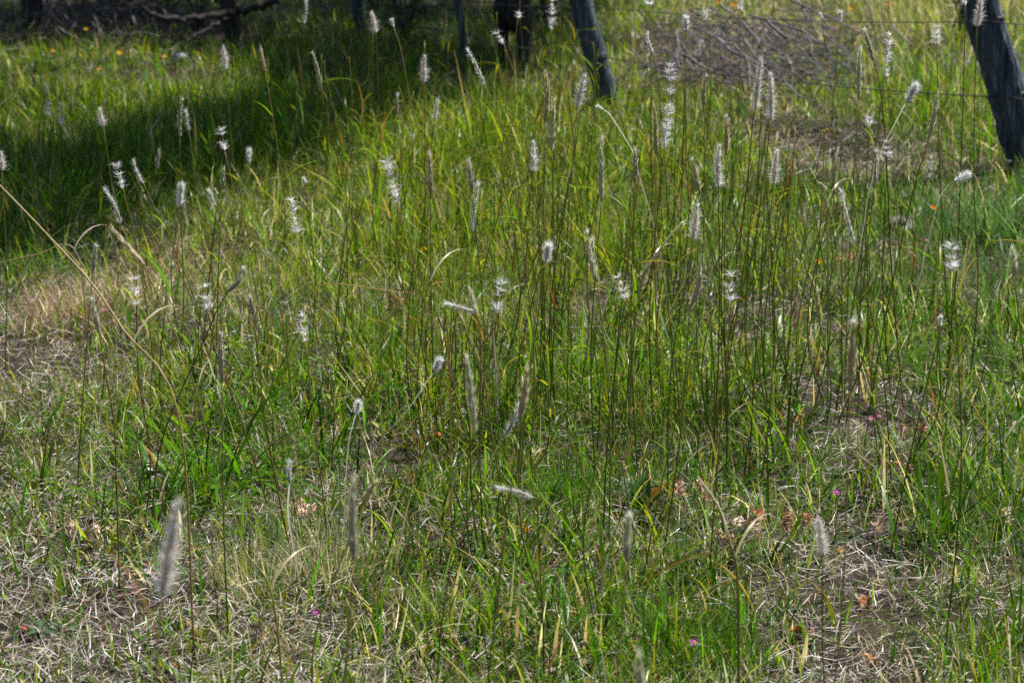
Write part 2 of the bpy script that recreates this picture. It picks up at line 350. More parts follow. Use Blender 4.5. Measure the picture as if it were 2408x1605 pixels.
def tuft(u, v, kinds, n, label, scale=1.0, spread=.025, name='grass_tuft', fine=None, fine_n=0, fine_L=.12, fine_pal=None, fine_lean=.5, fine_w=.0012, loc=None, fine_mat=None):
    g = gnd(u, v) if loc is None else loc
    o = empty(name, g, label, 'grass tuft', 'single grass tufts in the meadow')
    for _ in range(n):
        me = LP[kinds[rng.integers(len(kinds))]]; me = me[rng.integers(len(me))]
        b = link('leaf_blade', me, parent=o); s = scale * (.6 + .7 * rng.random())
        r_, a_ = spread * math.sqrt(rng.random()), rng.random() * 6.283
        b.location = (r_ * math.cos(a_), r_ * math.sin(a_), -.004)
        b.rotation_euler = (rng.normal() * .12, rng.normal() * .16, a_ + rng.normal() * .6); b.scale = (s, s, s)
    if fine_n:
        rr = spread * 1.6 * np.sqrt(rng.random(fine_n)); aa = rng.random(fine_n) * 6.283
        P = np.stack([rr * np.cos(aa), rr * np.sin(aa), np.full(fine_n, -.004)], 1)
        L = fine_L * (.45 + .75 * rng.random(fine_n)); c = pick(fine_pal, fine_n)
        vv, t, cc = blades(P, L, np.full(fine_n, fine_w) * (.7 + .6 * rng.random(fine_n)), aa + rng.normal(size=fine_n) * .7, np.abs(rng.normal(size=fine_n)) * fine_lean, np.abs(rng.normal(size=fine_n)) * .7, c, c * 1.05, 4, rng.normal(size=fine_n))
        tag(link('fine_blades', tri_mesh('fine_blades', vv, t, cc), fine_mat or M_grass, o), kind='stuff')
    return o

# ------------------------------------------------------------------ trees, shrubs and brush at the back
LEAFC = np.array([[.05, .10, .016], [.07, .125, .02], [.04, .085, .02], [.10, .15, .02]])
def tree(name, label, stems, clumps, nleaf, leaf=.055, limbs=(), seed=0, dens=4):
    """stems: list of (points, radii) from the ground up; clumps: (x,y,z,radius) of foliage carried by boughs from the top of the stems"""
    r = np.random.default_rng(seed); base = np.array(stems[0][0][0]); o = empty(name, base, label, 'tree')
    for pts, rad in stems:
        P = curve_pts(pts, 26); rr = np.interp(np.linspace(0, 1, 26), np.linspace(0, 1, len(rad)), rad)
        v, t, c = tube(P - base, rr, 12, rough=.10, r=r); link('trunk', tri_mesh('trunk', v, t, c, True), M_bark, o)
    top = np.array(stems[0][0][-1])
    for pts, rad in limbs:
        P = curve_pts(pts, 22); P[1:-1] += r.normal(size=(20, 3)) * .006
        v, t, c = tube(P - base, np.linspace(rad[0], rad[1], 22), 7, rough=.15, r=r); link('limb', tri_mesh('limb', v, t, c, True), M_bark, o)
    VV = []
    for x, y, z, q in clumps:
        e = np.array([x, y, z]); mid = (top + e) / 2 + np.array([0, 0, .15])
        P = curve_pts([top - np.array([0, 0, .35]), mid, e], 10); v, t, c = tube(P - base, np.linspace(.035, .01, 10), 6, rough=.12, r=r)
        link('bough', tri_mesh('bough', v, t, c, True), M_bark, o)
        n = int(nleaf * dens * q * q); d = r.normal(size=(n, 3)); d /= np.linalg.norm(d, axis=1)[:, None]
        VV.append(e + d * (q * (.25 + .8 * r.random(n) ** .5))[:, None] * np.array([1, 1, .75]))
    P = np.concatenate(VV) - base; m = len(P); c = pick(LEAFC, m, r)
    v, t, cc = blades(P, leaf * (.6 + .8 * r.random(m)), leaf * .55 * (.7 + .6 * r.random(m)), r.random(m) * 6.283, R(40) + R(90) * r.random(m), R(30) * r.normal(size=m), c, c, 3, r.normal(size=m), floor=False, prof=2.6)
    tag(link('crown', tri_mesh('crown', v, t, cc), M_leaf, o), kind='stuff')
    return o
def up(u0, v0, u1, v1, d, H, lean=0.0):           # a straight axis seen from (u0,v0) top to (u1,v1) base, standing at distance d, H metres long
    b = at(u1, v1, d); b[2] = float(hgt(b[0], b[1])) - .05; t = at(u0, v0, d); k = (t - at(u1, v1, d)); k /= k[2]
    return b, b + k * H + np.array([0, lean * H, 0])
def sh(x, y, z):                                   # where something at height z must be to shade the ground spot (x, y)
    k = z / math.tan(SUN_EL); return (x + k * math.sin(SUN_AZ), y + k * math.cos(SUN_AZ), z)
def shp(u, v, z, q): g = gnd(u, v); return (*sh(g[0], g[1], z), q)

b, t_ = up(532, 0, 558, 150, 10.4, 2.4)
L1 = [at(556, 32, 10.35), at(485, 38, 10.2), at(434, 44, 10.1), at(372, 39, 10.0), at(335, 20, 9.95)]
L2 = [at(548, 30, 10.38), at(590, 22, 10.3), at(640, 4, 10.25), at(700, -60, 10.3), at(760, -200, 10.4)]
L3 = [at(545, 42, 10.38), at(515, 50, 10.25), at(470, 76, 10.15), at(440, 92, 10.1), at(405, 96, 10.1)]
shade_b = [shp(60, 470, 2.9, .42), shp(150, 560, 2.7, .34), shp(10, 590, 2.6, .36), shp(260, 420, 3.0, .45), shp(330, 470, 2.8, .32), shp(430, 380, 3.0, .45),
           shp(560, 330, 3.0, .5), shp(660, 290, 3.1, .45), shp(470, 300, 3.2, .4), shp(130, 390, 3.1, .36), shp(-120, 480, 2.8, .5), shp(620, 390, 2.7, .28), shp(760, 270, 3.2, .4), shp(-300, 420, 3, .6)]
tree('small_tree', 'slim dark trunk with a low bare limb, between brush heap and tall grass', [([b, b + (t_ - b) * .5 + [.02, 0, 0], t_], [.040, .034, .026])], shade_b, 1900, limbs=[(L1, (.016, .007)), (L2, (.018, .010)), (L3, (.010, .004))], seed=1, dens=1.9)
b, t_ = up(76, 0, 84, 66, 11.45, 2.2)
tree('small_tree', 'dark straight trunk at the far left behind the brush heap', [([b, (b + t_) / 2, t_], [.05, .04, .03])],
     [shp(90, 40, 2.8, .6), shp(300, 50, 3.0, .6), shp(250, 10, 2.6, .7), shp(-150, 60, 2.9, .8), shp(480, 60, 3.1, .5), shp(180, 90, 2.5, .3), shp(420, 110, 2.8, .26)], 1300, seed=2)
bl = at(1181, 120, 10.25); br = at(1236, 140, 10.1); bl[2] = br[2] = -.04; fk = at(1208, 20, 10.2)
tl = fk + [-.02, .05, 2.2]
tree('forked_tree', 'black forked trunk standing in tall grass between two leaning posts',
     [([bl, at(1184, 70, 10.23), at(1190, 20, 10.2), at(1194, -60, 10.2), tl], [.018, .026, .05, .06, .03]), ([br, at(1232, 70, 10.15), at(1226, 20, 10.18), at(1212, -60, 10.2), tl], [.03, .034, .055, .06, .03])],
     [shp(800, 110, 3.0, .5), shp(960, 130, 3.1, .5), shp(1100, 60, 3.2, .6), shp(700, 40, 3.2, .7), shp(1000, 230, 2.9, .35), shp(880, 260, 3.0, .35), shp(1200, 150, 2.8, .3), shp(1300, 30, 3.0, .4), shp(1100, 180, 2.7, .26), shp(900, 190, 2.8, .4), shp(1050, 130, 2.9, .4), shp(780, 200, 3.0, .35), shp(620, 120, 3.1, .45), shp(1250, 90, 2.8, .35), shp(1380, 110, 2.7, .25), shp(1000, 20, 3, .6), shp(850, 30, 3.1, .5)], 1500, seed=3)

def shrub(name, label, u, v, h, rad, n, pal, leaf, seed):
    r = np.random.default_rng(seed); g = gnd(u, v); o = empty(name, g, label, 'shrub')
    for k in range(7):
        a = r.random() * 6.283; e = np.array([math.cos(a) * rad * .7, math.sin(a) * rad * .7, h * (.6 + .4 * r.random())])
        P = curve_pts([np.array([0, 0, -.02]), e * [.4, .4, .55], e], 8); vv, t, c = tube(P, np.linspace(.006, .002, 8), 5, rough=.1, r=r)
        link('stem', tri_mesh('stem', vv, t, c, True), M_twig, o)
    d = r.normal(size=(n, 3)); d /= np.linalg.norm(d, axis=1)[:, None]; P = d * (r.random(n) ** .45)[:, None] * np.array([rad, rad, h * .5]) + [0, 0, h * .55]
    c = pick(pal, n, r)
    vv, t, cc = blades(P, leaf * (.5 + r.random(n)), leaf * .5 * (.6 + .8 * r.random(n)), r.random(n) * 6.283, R(30) + R(80) * r.random(n), R(40) * r.normal(size=n), c, c, 3, r.normal(size=n), floor=False, prof=2.6)
    tag(link('foliage', tri_mesh('foliage', vv, t, cc), M_leaf, o), kind='stuff')
shrub('leafy_shrub', 'dark broad-leaved shrub between the leaning stake and slim fence post', 955, 95, .5, .26, 420, np.concatenate([LEAFC, BLUE]), .06, 4)
shrub('leafy_shrub', 'leafy green shrub behind the black forked trunk', 1290, 70, .55, .22, 260, LEAFC, .075, 5)
shrub('leafy_shrub', 'yellow-green shrub behind the low bare limb', 470, 60, .5, .3, 420, np.concatenate([LEAFC * 1.3, YELL * .7]), .05, 6)
shrub('leafy_shrub', 'pale flowered weed bush left of the thick fence post', 2265, 115, .42, .10, 330, np.concatenate([BLUE, STRAW * .9, LEAFC * 1.5]), .028, 8)

def brush(name, label, spec, mat, seed, cat='branch pile'):
    """spec: list of (u0,v0,u1,v1,d0,d1,r0,r1): branches from pixel to pixel at given distances"""
    r = np.random.default_rng(seed); o = empty(name, gnd(spec[0][2], spec[0][3]) if False else (0, 0, 0), label, cat)
    base = None
    for u0, v0, u1, v1, d0, d1, r0, r1 in spec:
        a, b = at(u0, v0, d0), at(u1, v1, d1)
        a[2] = max(a[2], float(hgt(a[0], a[1])) + .004); b[2] = max(b[2], float(hgt(b[0], b[1])) + .004)
        if base is None: base = np.array([a[0], a[1], 0.0]); o.location = base
        n = 9; P = a + (b - a) * np.linspace(0, 1, n)[:, None]; ln = np.linalg.norm(b - a)
        k = np.sin(np.linspace(0, math.pi, n))[:, None]; P += k * r.normal(size=3) * ln * .07 + r.normal(size=(n, 3)) * ln * .008
        P[:, 2] = np.maximum(P[:, 2], hgt(P[:, 0], P[:, 1]) + .003)
        v, t, c = tube(P - base, np.linspace(r0, r1, n), 6, rough=.15, r=r); link('branch', tri_mesh('branch', v, t, c, True), mat, o)
    return o
r_ = np.random.default_rng(12)
main = [(1770, 40, 1960, 175, 9.2, 8.7, .008, .003), (1660, 70, 1905, 245, 9.3, 8.4, .009, .004), (1750, 90, 1960, 172, 9.0, 8.8, .007, .003), (1860, 0, 2100, 110, 9.8, 9.2, .009, .004),
        (1690, 10, 1800, 130, 9.5, 9.0, .009, .005), (1890, 30, 2010, 140, 9.3, 8.9, .005, .002), (2040, 0, 2100, 90, 9.2, 8.6, .005, .002), (1800, 48, 1850, 90, 8.6, 8.5, .011, .008),
        (2100, 60, 2150, 110, 8.8, 8.6, .006, .003), (1608, 130, 1680, 165, 8.7, 8.4, .010, .004), (1690, 90, 1760, 210, 8.8, 8.0, .006, .003), (1590, 115, 1600, 160, 8.5, 8.4, .006, .003),
        (2090, 130, 2135, 195, 8.0, 7.8, .004, .002), (1620, 60, 1780, 100, 9.6, 9.2, .007, .003)]
main = [(*m[:6], m[6] * .62, m[7] * .6) for m in main]
for _ in range(240):
    u = 1540 + 470 * r_.random(); v = 40 + 150 * r_.random() + (u - 1540) * .02; l = 40 + 130 * r_.random(); a = R(18 + 26 * r_.normal())
    d = gnd(u, v + 45)[1] - .35 * r_.random()
    main.append((u - l / 2 * math.cos(a), v - l / 2 * math.sin(a), u + l / 2 * math.cos(a), v + l / 2 * math.sin(a), d + .15, d - .15 * r_.random(), .0016 + .003 * r_.random(), .001))
brush('branch_pile', 'grey heap of dead branches lying behind the fence wires', main, M_dead, 13)
low = []
for _ in range(80):
    u = 1800 + 300 * r_.random(); v = 290 + 90 * r_.random(); l = 40 + 90 * r_.random(); a = R(35 * r_.normal()); d = gnd(u, v)[1]
    low.append((u - l / 2, v - l / 2 * math.tan(a) * .5, u + l / 2, v + l / 2 * math.tan(a) * .5, d + .03, d - .03, .003, .0015))
brush('branch_pile', 'small brown heap of twigs on dark soil below the fence wire', low, M_twig, 14)
lef = []
for _ in range(120):
    u = 110 + 330 * r_.random() ** .9; v = -10 + 105 * r_.random(); l = 30 + 100 * r_.random(); a = R(20 + 60 * r_.normal()); d = gnd(u, max(v, 0) + 25)[1] - .3 * r_.random()
    lef.append((u - l / 2 * math.cos(a), v - l / 2 * math.sin(a), u + l / 2 * math.cos(a), v + l / 2 * math.sin(a), d + .2 * r_.random(), d, .003 + .005 * r_.random(), .0015))
brush('branch_pile', 'dark brown heap of brush between the two left trunks', lef, M_twig, 15)

# ------------------------------------------------------------------ fence: leaning posts and wires
def post(name, label, top, base, d, wid, H, seed, cat='fence post'):
    r = np.random.default_rng(seed); b, t = up(*top, *base, d, H); n, s = 60, 36
    o = empty(name, b, label, cat)
    P = b + (t - b) * np.linspace(0, 1, n)[:, None] + np.cumsum(r.normal(size=(n, 3)) * .0015, 0)
    v, tt, c = tube(P - b, wid / 2 * (1.04 - .08 * np.linspace(0, 1, n)), s, rough=0, r=r)
    th = np.arange(n * s) % s; gro = r.normal(size=s) * .045 - .12 * (r.random(s) < .12); sec = np.arange(n * s) // s
    k = 1 + gro[th] + .02 * r.normal(size=n * s)
    ctr = np.repeat(P - b, s, 0); v[:n * s] = ctr + (v[:n * s] - ctr) * k[:, None]
    link('shaft', tri_mesh('shaft', v, tt, c, True), M_post, o)
    return o, b, t
PR, bR, tR = post('fence_post', 'thick weathered grey post leaning left at the right edge', (2315, 0), (2437, 415), 7.75, .122, 1.25, 1)
PM, bM, tM = post('fence_post', 'blue-grey post leaning left beside the black forked trunk', (1376, 0), (1441, 256), 9.12, .083, 1.2, 2)
PD, bD, tD = post('fence_stake', 'thin black stake just left of the forked trunk', (1080, 0), (1092, 135), 10.3, .030, 1.1, 3, 'fence stake')
PC, bC, tC = post('fence_post', 'slim dark post at the back beside the broad-leaved shrub', (841, 0), (850, 92), 11.1, .056, 1.1, 4)
def on(b, t, z): k = (z - b[2]) / (t[2] - b[2]); return b + (t - b) * k
def wire(label, heights, front=.0, rad=.0017, seed=0):
    ax = [(bC, tC, .03), (bD, tD, .02), (bM, tM, .046), (bR, tR, .066)]
    pts = [on(b, t, z) + np.array([0, -f, 0]) for (b, t, f), z in zip(ax, heights)]
    dr = pts[-1] - pts[-2]; pts = [pts[0] + (pts[0] - pts[1]) * 2.0] + pts + [pts[-1] + dr * 1.6]
    P = []
    for a, b_ in zip(pts[:-1], pts[1:]):
        s = np.linspace(0, 1, 14, endpoint=False)[:, None]; q = a + (b_ - a) * s; q[:, 2] -= (.012 * np.linalg.norm(b_ - a) * 4 * s * (1 - s))[:, 0]; P.append(q)
    P = np.concatenate(P + [np.array(pts[-1:])]); P[:, 2] = np.maximum(P[:, 2], .04)
    v, t, c = tube(P - P[0], rad, 6); o = link('fence_wire', tri_mesh('fence_wire', v, t, c, True), M_wire, loc=P[0])
    return tag(o, label, 'fence wire', 'wires of the leaning fence')
zz = lambda b, v, d: float(at(1204, v, d)[2])
wire('upper fence wire crossing the top of the branch heap', [.3, .27, zz(0, 10, 9.12), zz(0, 45, 7.75)])
wire('lower fence wire tied to the thick leaning post', [.12, .12, zz(0, 128, 9.12), zz(0, 222, 7.75)], rad=.0022)
def tie(o, b, t, z, w_, rad):
    p = on(b, t, z); a = np.linspace(0, 2 * math.pi, 40); ax = (t - b) / np.linalg.norm(t - b)
    e1 = np.cross(ax, [0, 1, 0]); e1 /= np.linalg.norm(e1); e2 = np.cross(ax, e1)
    for k in range(3):
        P = p + (w_ + .0025) * (np.cos(a)[:, None] * e1 + np.sin(a)[:, None] * e2) + ax * ((k - 1) * .006 + .004 * np.sin(a + k))[:, None]
        v, tt, c = tube(P - b, rad, 5, cap=False); link('tie_wire', tri_mesh('tie_wire', v, tt, c, True), M_wire, o)
tie(PR, bR, tR, zz(0, 222, 7.75), .064, .0022); tie(PM, bM, tM, zz(0, 128, 9.12), .044, .0018); tie(PR, bR, tR, zz(0, 45, 7.75), .063, .0016)

# ------------------------------------------------------------------ tall stems with seed heads
WHITE = np.array([.88, .87, .86])
def hairs(P, D, L, W, col, r, bend=.25):
    """fine tapered ribbons from P along unit D"""
    n = len(P); side = np.cross(D, r.normal(size=(n, 3))); side /= np.linalg.norm(side, axis=1)[:, None] + 1e-9
    nb = np.cross(D, side); mid = P + D * (L * .55)[:, None] + nb * (L * bend * .3 * r.normal(size=n))[:, None]
    tip = P + D * L[:, None] + nb * (L * bend * r.normal(size=n))[:, None] + np.array([0, 0, -.0008])
    hw = (W / 2)[:, None] * side
    V = np.stack([P + hw, P - hw, mid + hw * .8, mid - hw * .8, tip], 1).reshape(-1, 3)
    T = (np.array([(0, 1, 3), (0, 3, 2), (2, 3, 4)])[None] + (np.arange(n) * 5)[:, None, None]).reshape(-1, 3)
    return V, T, np.repeat(col, 5, 0)
def frame(ax):
    ref = np.array([1., 0, 0]) if abs(ax[0]) < .8 else np.array([0, 1., 0]); e1 = np.cross(ax, ref); e1 /= np.linalg.norm(e1); return e1, np.cross(ax, e1)
HC = {'closed': 'slim closed grey-green spike', 'plume': 'plump silky grey-brown plume', 'star': 'loose starry white seed head', 'puff': 'small white cottony tuft', 'wisp': 'narrow ragged white seed head'}
def head(o, kind, tip, bot, r, base):
    ax = tip - bot; Lh = np.linalg.norm(ax); ax /= Lh; e1, e2 = frame(ax)
    bow = (e1 * r.normal() + e2 * r.normal()) * Lh * .03
    def pos(s): return bot + ax * (Lh * s)[:, None] + bow * (4 * s * (1 - s))[:, None] - base
    def dirs(n, lo, hi):
        a = r.random(n) * 6.283; p = lo + (hi - lo) * r.random(n)
        return np.cos(p)[:, None] * ax + np.sin(p)[:, None] * (np.cos(a)[:, None] * e1 + np.sin(a)[:, None] * e2)
    s = np.linspace(0, 1, 13)
    if kind == 'closed': rad = .0040 * np.minimum(1, .3 + 3.5 * s) * (1 - s ** 3.5) + .0004; bc = np.array([.42, .41, .30]) * (.8 + .4 * r.random()) * (np.array([1, 1, 1]) if r.random() < .75 else np.array([1.12, 1.0, .9]))
    elif kind == 'plume': rad = .0048 * np.minimum(1, .25 + 2.2 * s) * (1 - s ** 1.6) + .0004; bc = np.array([.74, .66, .59])
    elif kind == 'wisp': rad = .0018 * np.minimum(1, .4 + 3 * s) * (1 - s ** 2.5) + .0004; bc = np.array([.5, .46, .38])
    elif kind == 'puff': rad = .0012 * np.minimum(1, .6 + 2 * s) * (1 - s ** 2) + .0004; bc = np.array([.6, .55, .46])
    else: rad = np.full(13, .0006); bc = np.array([.5, .46, .36])
    P = pos(s)
    if kind == 'star': P = P + (e1 * .0018)[None] * np.where(np.arange(13) % 2, 1, -1)[:, None]
    v, t, c = tube(P, rad, 8, np.tile(bc, (13, 1)) * (.85 + .3 * r.random((13, 1))), rough=.12 if kind != 'star' else 0, r=r)
    hd = link('seed_head', tri_mesh('seed_head', v, t, c, True), M_head, o)
    if kind == 'closed':
        n = int(150 * Lh / .1); q = r.random(n); Pp = pos(q); D = dirs(n, R(8), R(22)); rr = np.interp(q, s, rad); Pp = Pp + (D - ax) * rr[:, None] * 3
        L = .010 + .006 * r.random(n); W = np.full(n, .0007); col = np.tile(bc * 1.7, (n, 1)) * (.7 + .6 * r.random((n, 1)))
        if r.random() < .55:
            k = 26; Pt = pos(.93 + .07 * r.random(k)); Dt = dirs(k, R(15), R(75)); Pp = np.concatenate([Pp, Pt]); D = np.concatenate([D, Dt]); L = np.concatenate([L, .005 + .006 * r.random(k)]); W = np.concatenate([W, np.full(k, .0006)]); col = np.concatenate([col, np.tile(WHITE, (k, 1))])
    elif kind == 'plume':
        n = int(760 * Lh / .09); q = r.random(n) ** 1.35 * .93; Pp = pos(q); D = dirs(n, R(14), R(48)) ; low_ = (r.random(n) < .3); D2 = dirs(n, R(45), R(85)); D = np.where((low_ & (q < .5))[:, None], D2, D)
        rr = np.interp(q, s, rad); Pp = Pp + (D - ax * (D @ ax)[:, None]) * rr[:, None] * .8; L = (.008 + .013 * r.random(n) ** 1.3) * np.where(q > .7, .65, 1); W = np.full(n, .00052)
        col = np.where((r.random(n) < .75)[:, None], WHITE, np.array([.68, .60, .54])) * (.8 + .3 * r.random((n, 1)))
    elif kind == 'wisp':
        n = int(330 * Lh / .08); q = r.random(n) ** 1.2; Pp = pos(q); D = dirs(n, R(10), R(48)); L = .007 + .010 * r.random(n); W = np.full(n, .0006); col = np.tile(WHITE, (n, 1)) * (.75 + .3 * r.random((n, 1)))
    elif kind == 'puff':
        n = int(380 + 340 * Lh / .03); q = r.random(n) ** .8; Pp = pos(q); D = dirs(n, R(5), R(52)); L = (.45 + .75 * r.random(n)) * float(np.clip(Lh * .5, .0075, .019)); W = np.full(n, .0008); col = np.tile(WHITE, (n, 1)) * (.85 + .25 * r.random((n, 1)))
    else:
        nodes = max(4, int(Lh / .0085)); Q, DD = [], []
        for k in range(nodes):
            f = (k + .8 * r.random()) / nodes
            if r.random() < .18 and k > 1: continue
            m_ = int((44 if f < .25 else 25) * (.6 + .8 * r.random())); Q.append(np.full(m_, f) + .02 * r.normal(size=m_))
            a0 = r.random() * 6.283; a = a0 + np.where(r.random(m_) < .5, 0, 3.14) + .55 * r.normal(size=m_); p = (R(28) if f < .22 else R(38)) + R(42) * r.random(m_)
            DD.append(np.cos(p)[:, None] * ax + np.sin(p)[:, None] * (np.cos(a)[:, None] * e1 + np.sin(a)[:, None] * e2))
        q = np.clip(np.concatenate(Q), 0, 1); D = np.concatenate(DD); n = len(q); Pp = pos(q); L = (.009 + .013 * r.random(n)); W = np.full(n, .00072); col = np.tile(WHITE, (n, 1)) * (.85 + .25 * r.random((n, 1)))
    v, t, c = hairs(Pp, D, L, W, np.clip(col, 0, .92), r)
    tag(link('silky_hair', tri_mesh('silky_hair', v, t, c), M_hair, hd), kind='stuff')

# (kind, tip u, v, foot of head u, v, distance, [further stem pixels], stem colour)
HEADS = [
 ('wisp',107,200,112,228,6.9,None,'g'),('star',116,236,114,276,6.7,None,'g'),('star',143,246,142,297,6.7,None,'g'),('plume',235,254,243,297,6.0,[(262,430),(283,560)],'g'),
 ('plume',524,106,531,162,6.6,[(538,260),(548,370)],'g'),('closed',613,114,624,171,6.2,[(636,240),(645,300)],'t'),('closed',735,126,756,218,5.9,[(776,300),(797,385)],'r'),('wisp',720,4,715,58,7.3,None,'g'),
 ('wisp',435,263,444,309,6.0,[(462,430),(480,530)],'g'),('star',520,304,529,358,5.6,[(548,440),(570,535)],'t'),('star',273,384,290,444,5.2,[(300,490),(313,535)],'t'),('wisp',317,379,338,433,5.3,[(360,480),(395,550)],'g'),
 ('puff',427,440,421,491,5.6,None,'g'),('wisp',491,449,508,488,5.2,[(506,530),(500,570)],'g'),('closed',527,394,525,444,5.0,[(520,490),(518,520)],'t'),('wisp',248,445,285,529,4.7,[(318,600),(345,640)],'t'),
 ('puff',585,358,585,382,6.7,None,'g'),('star',684,466,699,553,4.6,[(715,640),(738,760)],'t'),('puff',715,418,717,430,5.5,[(722,480)],'g'),('closed',428,232,423,324,5.6,[(424,420),(427,560)],'g'),
 ('plume',2,358,4,400,5.4,None,'g'),('closed',375,351,368,399,5.9,None,'g'),
 ('plume',873,27,884,77,6.2,[(888,180),(893,330)],'r'),('puff',922,49,926,66,6.0,[(940,106),(957,190),(978,290),(1003,375)],'t'),('plume',1000,128,998,194,6.2,None,'g'),('wisp',1030,232,1022,283,5.8,None,'g'),
 ('wisp',1100,116,1141,201,5.4,[(1178,290),(1241,442)],'t'),('star',1168,75,1186,106,6.5,[(1205,160),(1240,245)],'t'),('star',1223,1,1218,44,6.7,None,'g'),('star',1300,3,1295,70,6.3,None,'g'),
 ('closed',1283,172,1281,287,4.9,None,'g'),('closed',1303,230,1298,357,4.7,None,'g'),('plume',1377,172,1358,252,5.3,[(1354,300),(1342,440)],'t'),('puff',1407,251,1420,259,5.0,[(1435,270),(1470,325),(1490,362),(1502,410),(1530,500),(1548,570),(1560,640)],'w'),
 ('plume',1255,334,1255,406,5.0,None,'g'),('star',909,374,933,478,4.5,[(948,540),(1005,730),(1060,880),(1105,1075)],'t'),('closed',1102,382,1110,454,4.6,None,'g'),('wisp',1124,437,1109,545,4.6,None,'t'),
 ('closed',1417,321,1414,474,4.4,None,'g'),('closed',1537,246,1542,362,4.8,None,'t'),('star',1578,150,1562,348,4.7,None,'r'),('wisp',1522,77,1535,126,5.7,[(1546,190),(1555,270)],'g'),
 ('star',1527,-14,1528,17,6.0,None,'g'),('closed',1492,351,1492,430,4.5,None,'g'),('closed',1010,362,1012,467,4.7,None,'g'),('closed',935,225,931,270,5.9,None,'g'),
 ('plume',1792,130,1777,259,4.8,[(1770,290),(1752,480)],'r'),('plume',1812,167,1813,281,4.6,None,'g'),('plume',1693,334,1690,440,4.5,None,'r'),('plume',1828,348,1820,433,4.6,None,'g'),('plume',1639,476,1629,563,4.4,None,'g'),
 ('puff',2150,203,2130,242,4.9,[(2110,280),(2090,318),(2066,370),(2040,470),(2030,540)],'w'),('star',2096,82,2080,181,5.0,None,'g'),('star',2198,38,2203,106,5.4,None,'g'),('plume',2304,-20,2297,63,5.2,[(2292,250),(2290,430)],'g'),
 ('puff',2264,-12,2270,14,5.4,[(2266,200),(2259,410)],'g'),('star',2046,246,2045,302,5.1,None,'g'),('closed',2034,70,2058,157,5.1,[(2068,200),(2082,330)],'r'),('closed',2023,113,2019,235,5.0,None,'t'),
 ('closed',2203,218,2181,334,4.8,[(2172,370),(2150,440)],'g'),('puff',2275,413,2243,427,4.8,[(2225,440),(2205,475),(2194,520)],'w'),('wisp',2191,372,2181,423,5.0,None,'t'),('wisp',1976,445,2009,572,4.6,None,'g'),
 ('star',2086,328,2087,372,5.1,None,'g'),('puff',1613,44,1613,76,5.7,[(1613,250),(1614,400)],'g'),('star',1661,7,1659,51,6.8,None,'g'),('star',1743,-5,1741,27,6.8,None,'g'),('puff',1929,34,1932,48,7.0,None,'g'),('puff',1976,31,1976,55,7.0,None,'g'),
 ('closed',1661,177,1657,246,5.4,None,'g'),('closed',1627,372,1645,454,4.6,None,'g'),('closed',1707,270,1707,362,4.8,None,'g'),('closed',2063,358,2055,444,4.8,None,'g'),
 ('star',312,656,321,719,4.2,[(322,800),(327,900)],'r'),('star',478,668,491,736,4.2,[(500,800),(520,860)],'r'),('star',706,728,718,805,4.1,None,'g'),('closed',217,706,234,784,3.95,[(245,860),(268,1000)],'r'),
 ('closed',520,781,522,897,3.75,None,'g'),('closed',568,634,536,685,4.15,[(510,730),(480,800)],'g'),('closed',264,535,341,625,4.4,[(390,690),(430,760),(520,880),(590,990)],'t'),('closed',590,695,595,740,4.0,[(605,820),(622,980)],'r'),('closed',225,579,218,637,4.4,None,'g'),
 ('wisp',1051,711,1118,735,4.1,[(1128,770),(1130,850)],'g'),('closed',1105,682,1121,746,4.1,None,'t'),('star',1180,653,1165,735,4.1,None,'g'),('puff',1291,579,1283,622,4.3,None,'g'),('star',1450,653,1474,702,4.2,[(1465,740),(1452,830)],'g'),
 ('closed',1382,545,1404,661,4.2,None,'t'),('closed',1394,560,1402,640,4.25,None,'g'),('puff',1033,845,1021,876,3.95,[(1008,890),(975,940),(940,985),(888,1045)],'w'),('puff',844,943,838,973,3.85,[(832,990),(818,1060)],'w'),
 ('wisp',1219,955,1186,1026,3.5,None,'t'),('closed',1240,858,1222,985,2.95,None,'g'),('closed',1097,842,1117,1020,3.15,None,'g'),
 ('star',2239,566,2243,648,3.6,None,'g'),('star',1722,644,1720,711,3.95,None,'t'),('closed',1644,610,1622,723,4.1,None,'g'),('puff',2212,747,2210,768,4.1,[(2206,800),(2190,860)],'t'),('closed',2005,750,1999,914,2.9,None,'t'),('closed',2376,579,2384,648,4.0,None,'g'),
 ('plume',423,1162,382,1398,2.2,[(375,1460),(366,1600)],'t'),('wisp',682,1090,681,1135,3.6,[(677,1200),(690,1290)],'w'),('closed',832,1131,832,1316,2.6,None,'t'),('wisp',1174,1142,1255,1170,3.4,[(1263,1185),(1268,1300),(1278,1490)],'r'),
 ('closed',887,1121,858,1183,3.2,None,'t'),('closed',1482,1217,1474,1316,2.7,None,'t'),('closed',1501,1537,1503,1640,2.4,None,'g'),('plume',1925,1215,1934,1305,3.2,None,'g'),
]
SC = {'g': ([.10, .15, .03], [.24, .24, .07]), 't': ([.16, .17, .04], [.40, .32, .13]), 'r': ([.20, .12, .04], [.22, .11, .06]), 'w': ([.10, .12, .03], [.88, .86, .76])}
def band(v): return 'upper third' if v < 260 else 'middle' if v < 640 else 'lower half'
rank = {}
for k in sorted({h[0] for h in HEADS}):
    for bnd in ('upper third', 'middle', 'lower half'):
        ix = sorted([i for i, h in enumerate(HEADS) if h[0] == k and band(h[2]) == bnd], key=lambda i: HEADS[i][1])
        for n, i in enumerate(ix): rank[i] = (n, len(ix), bnd)
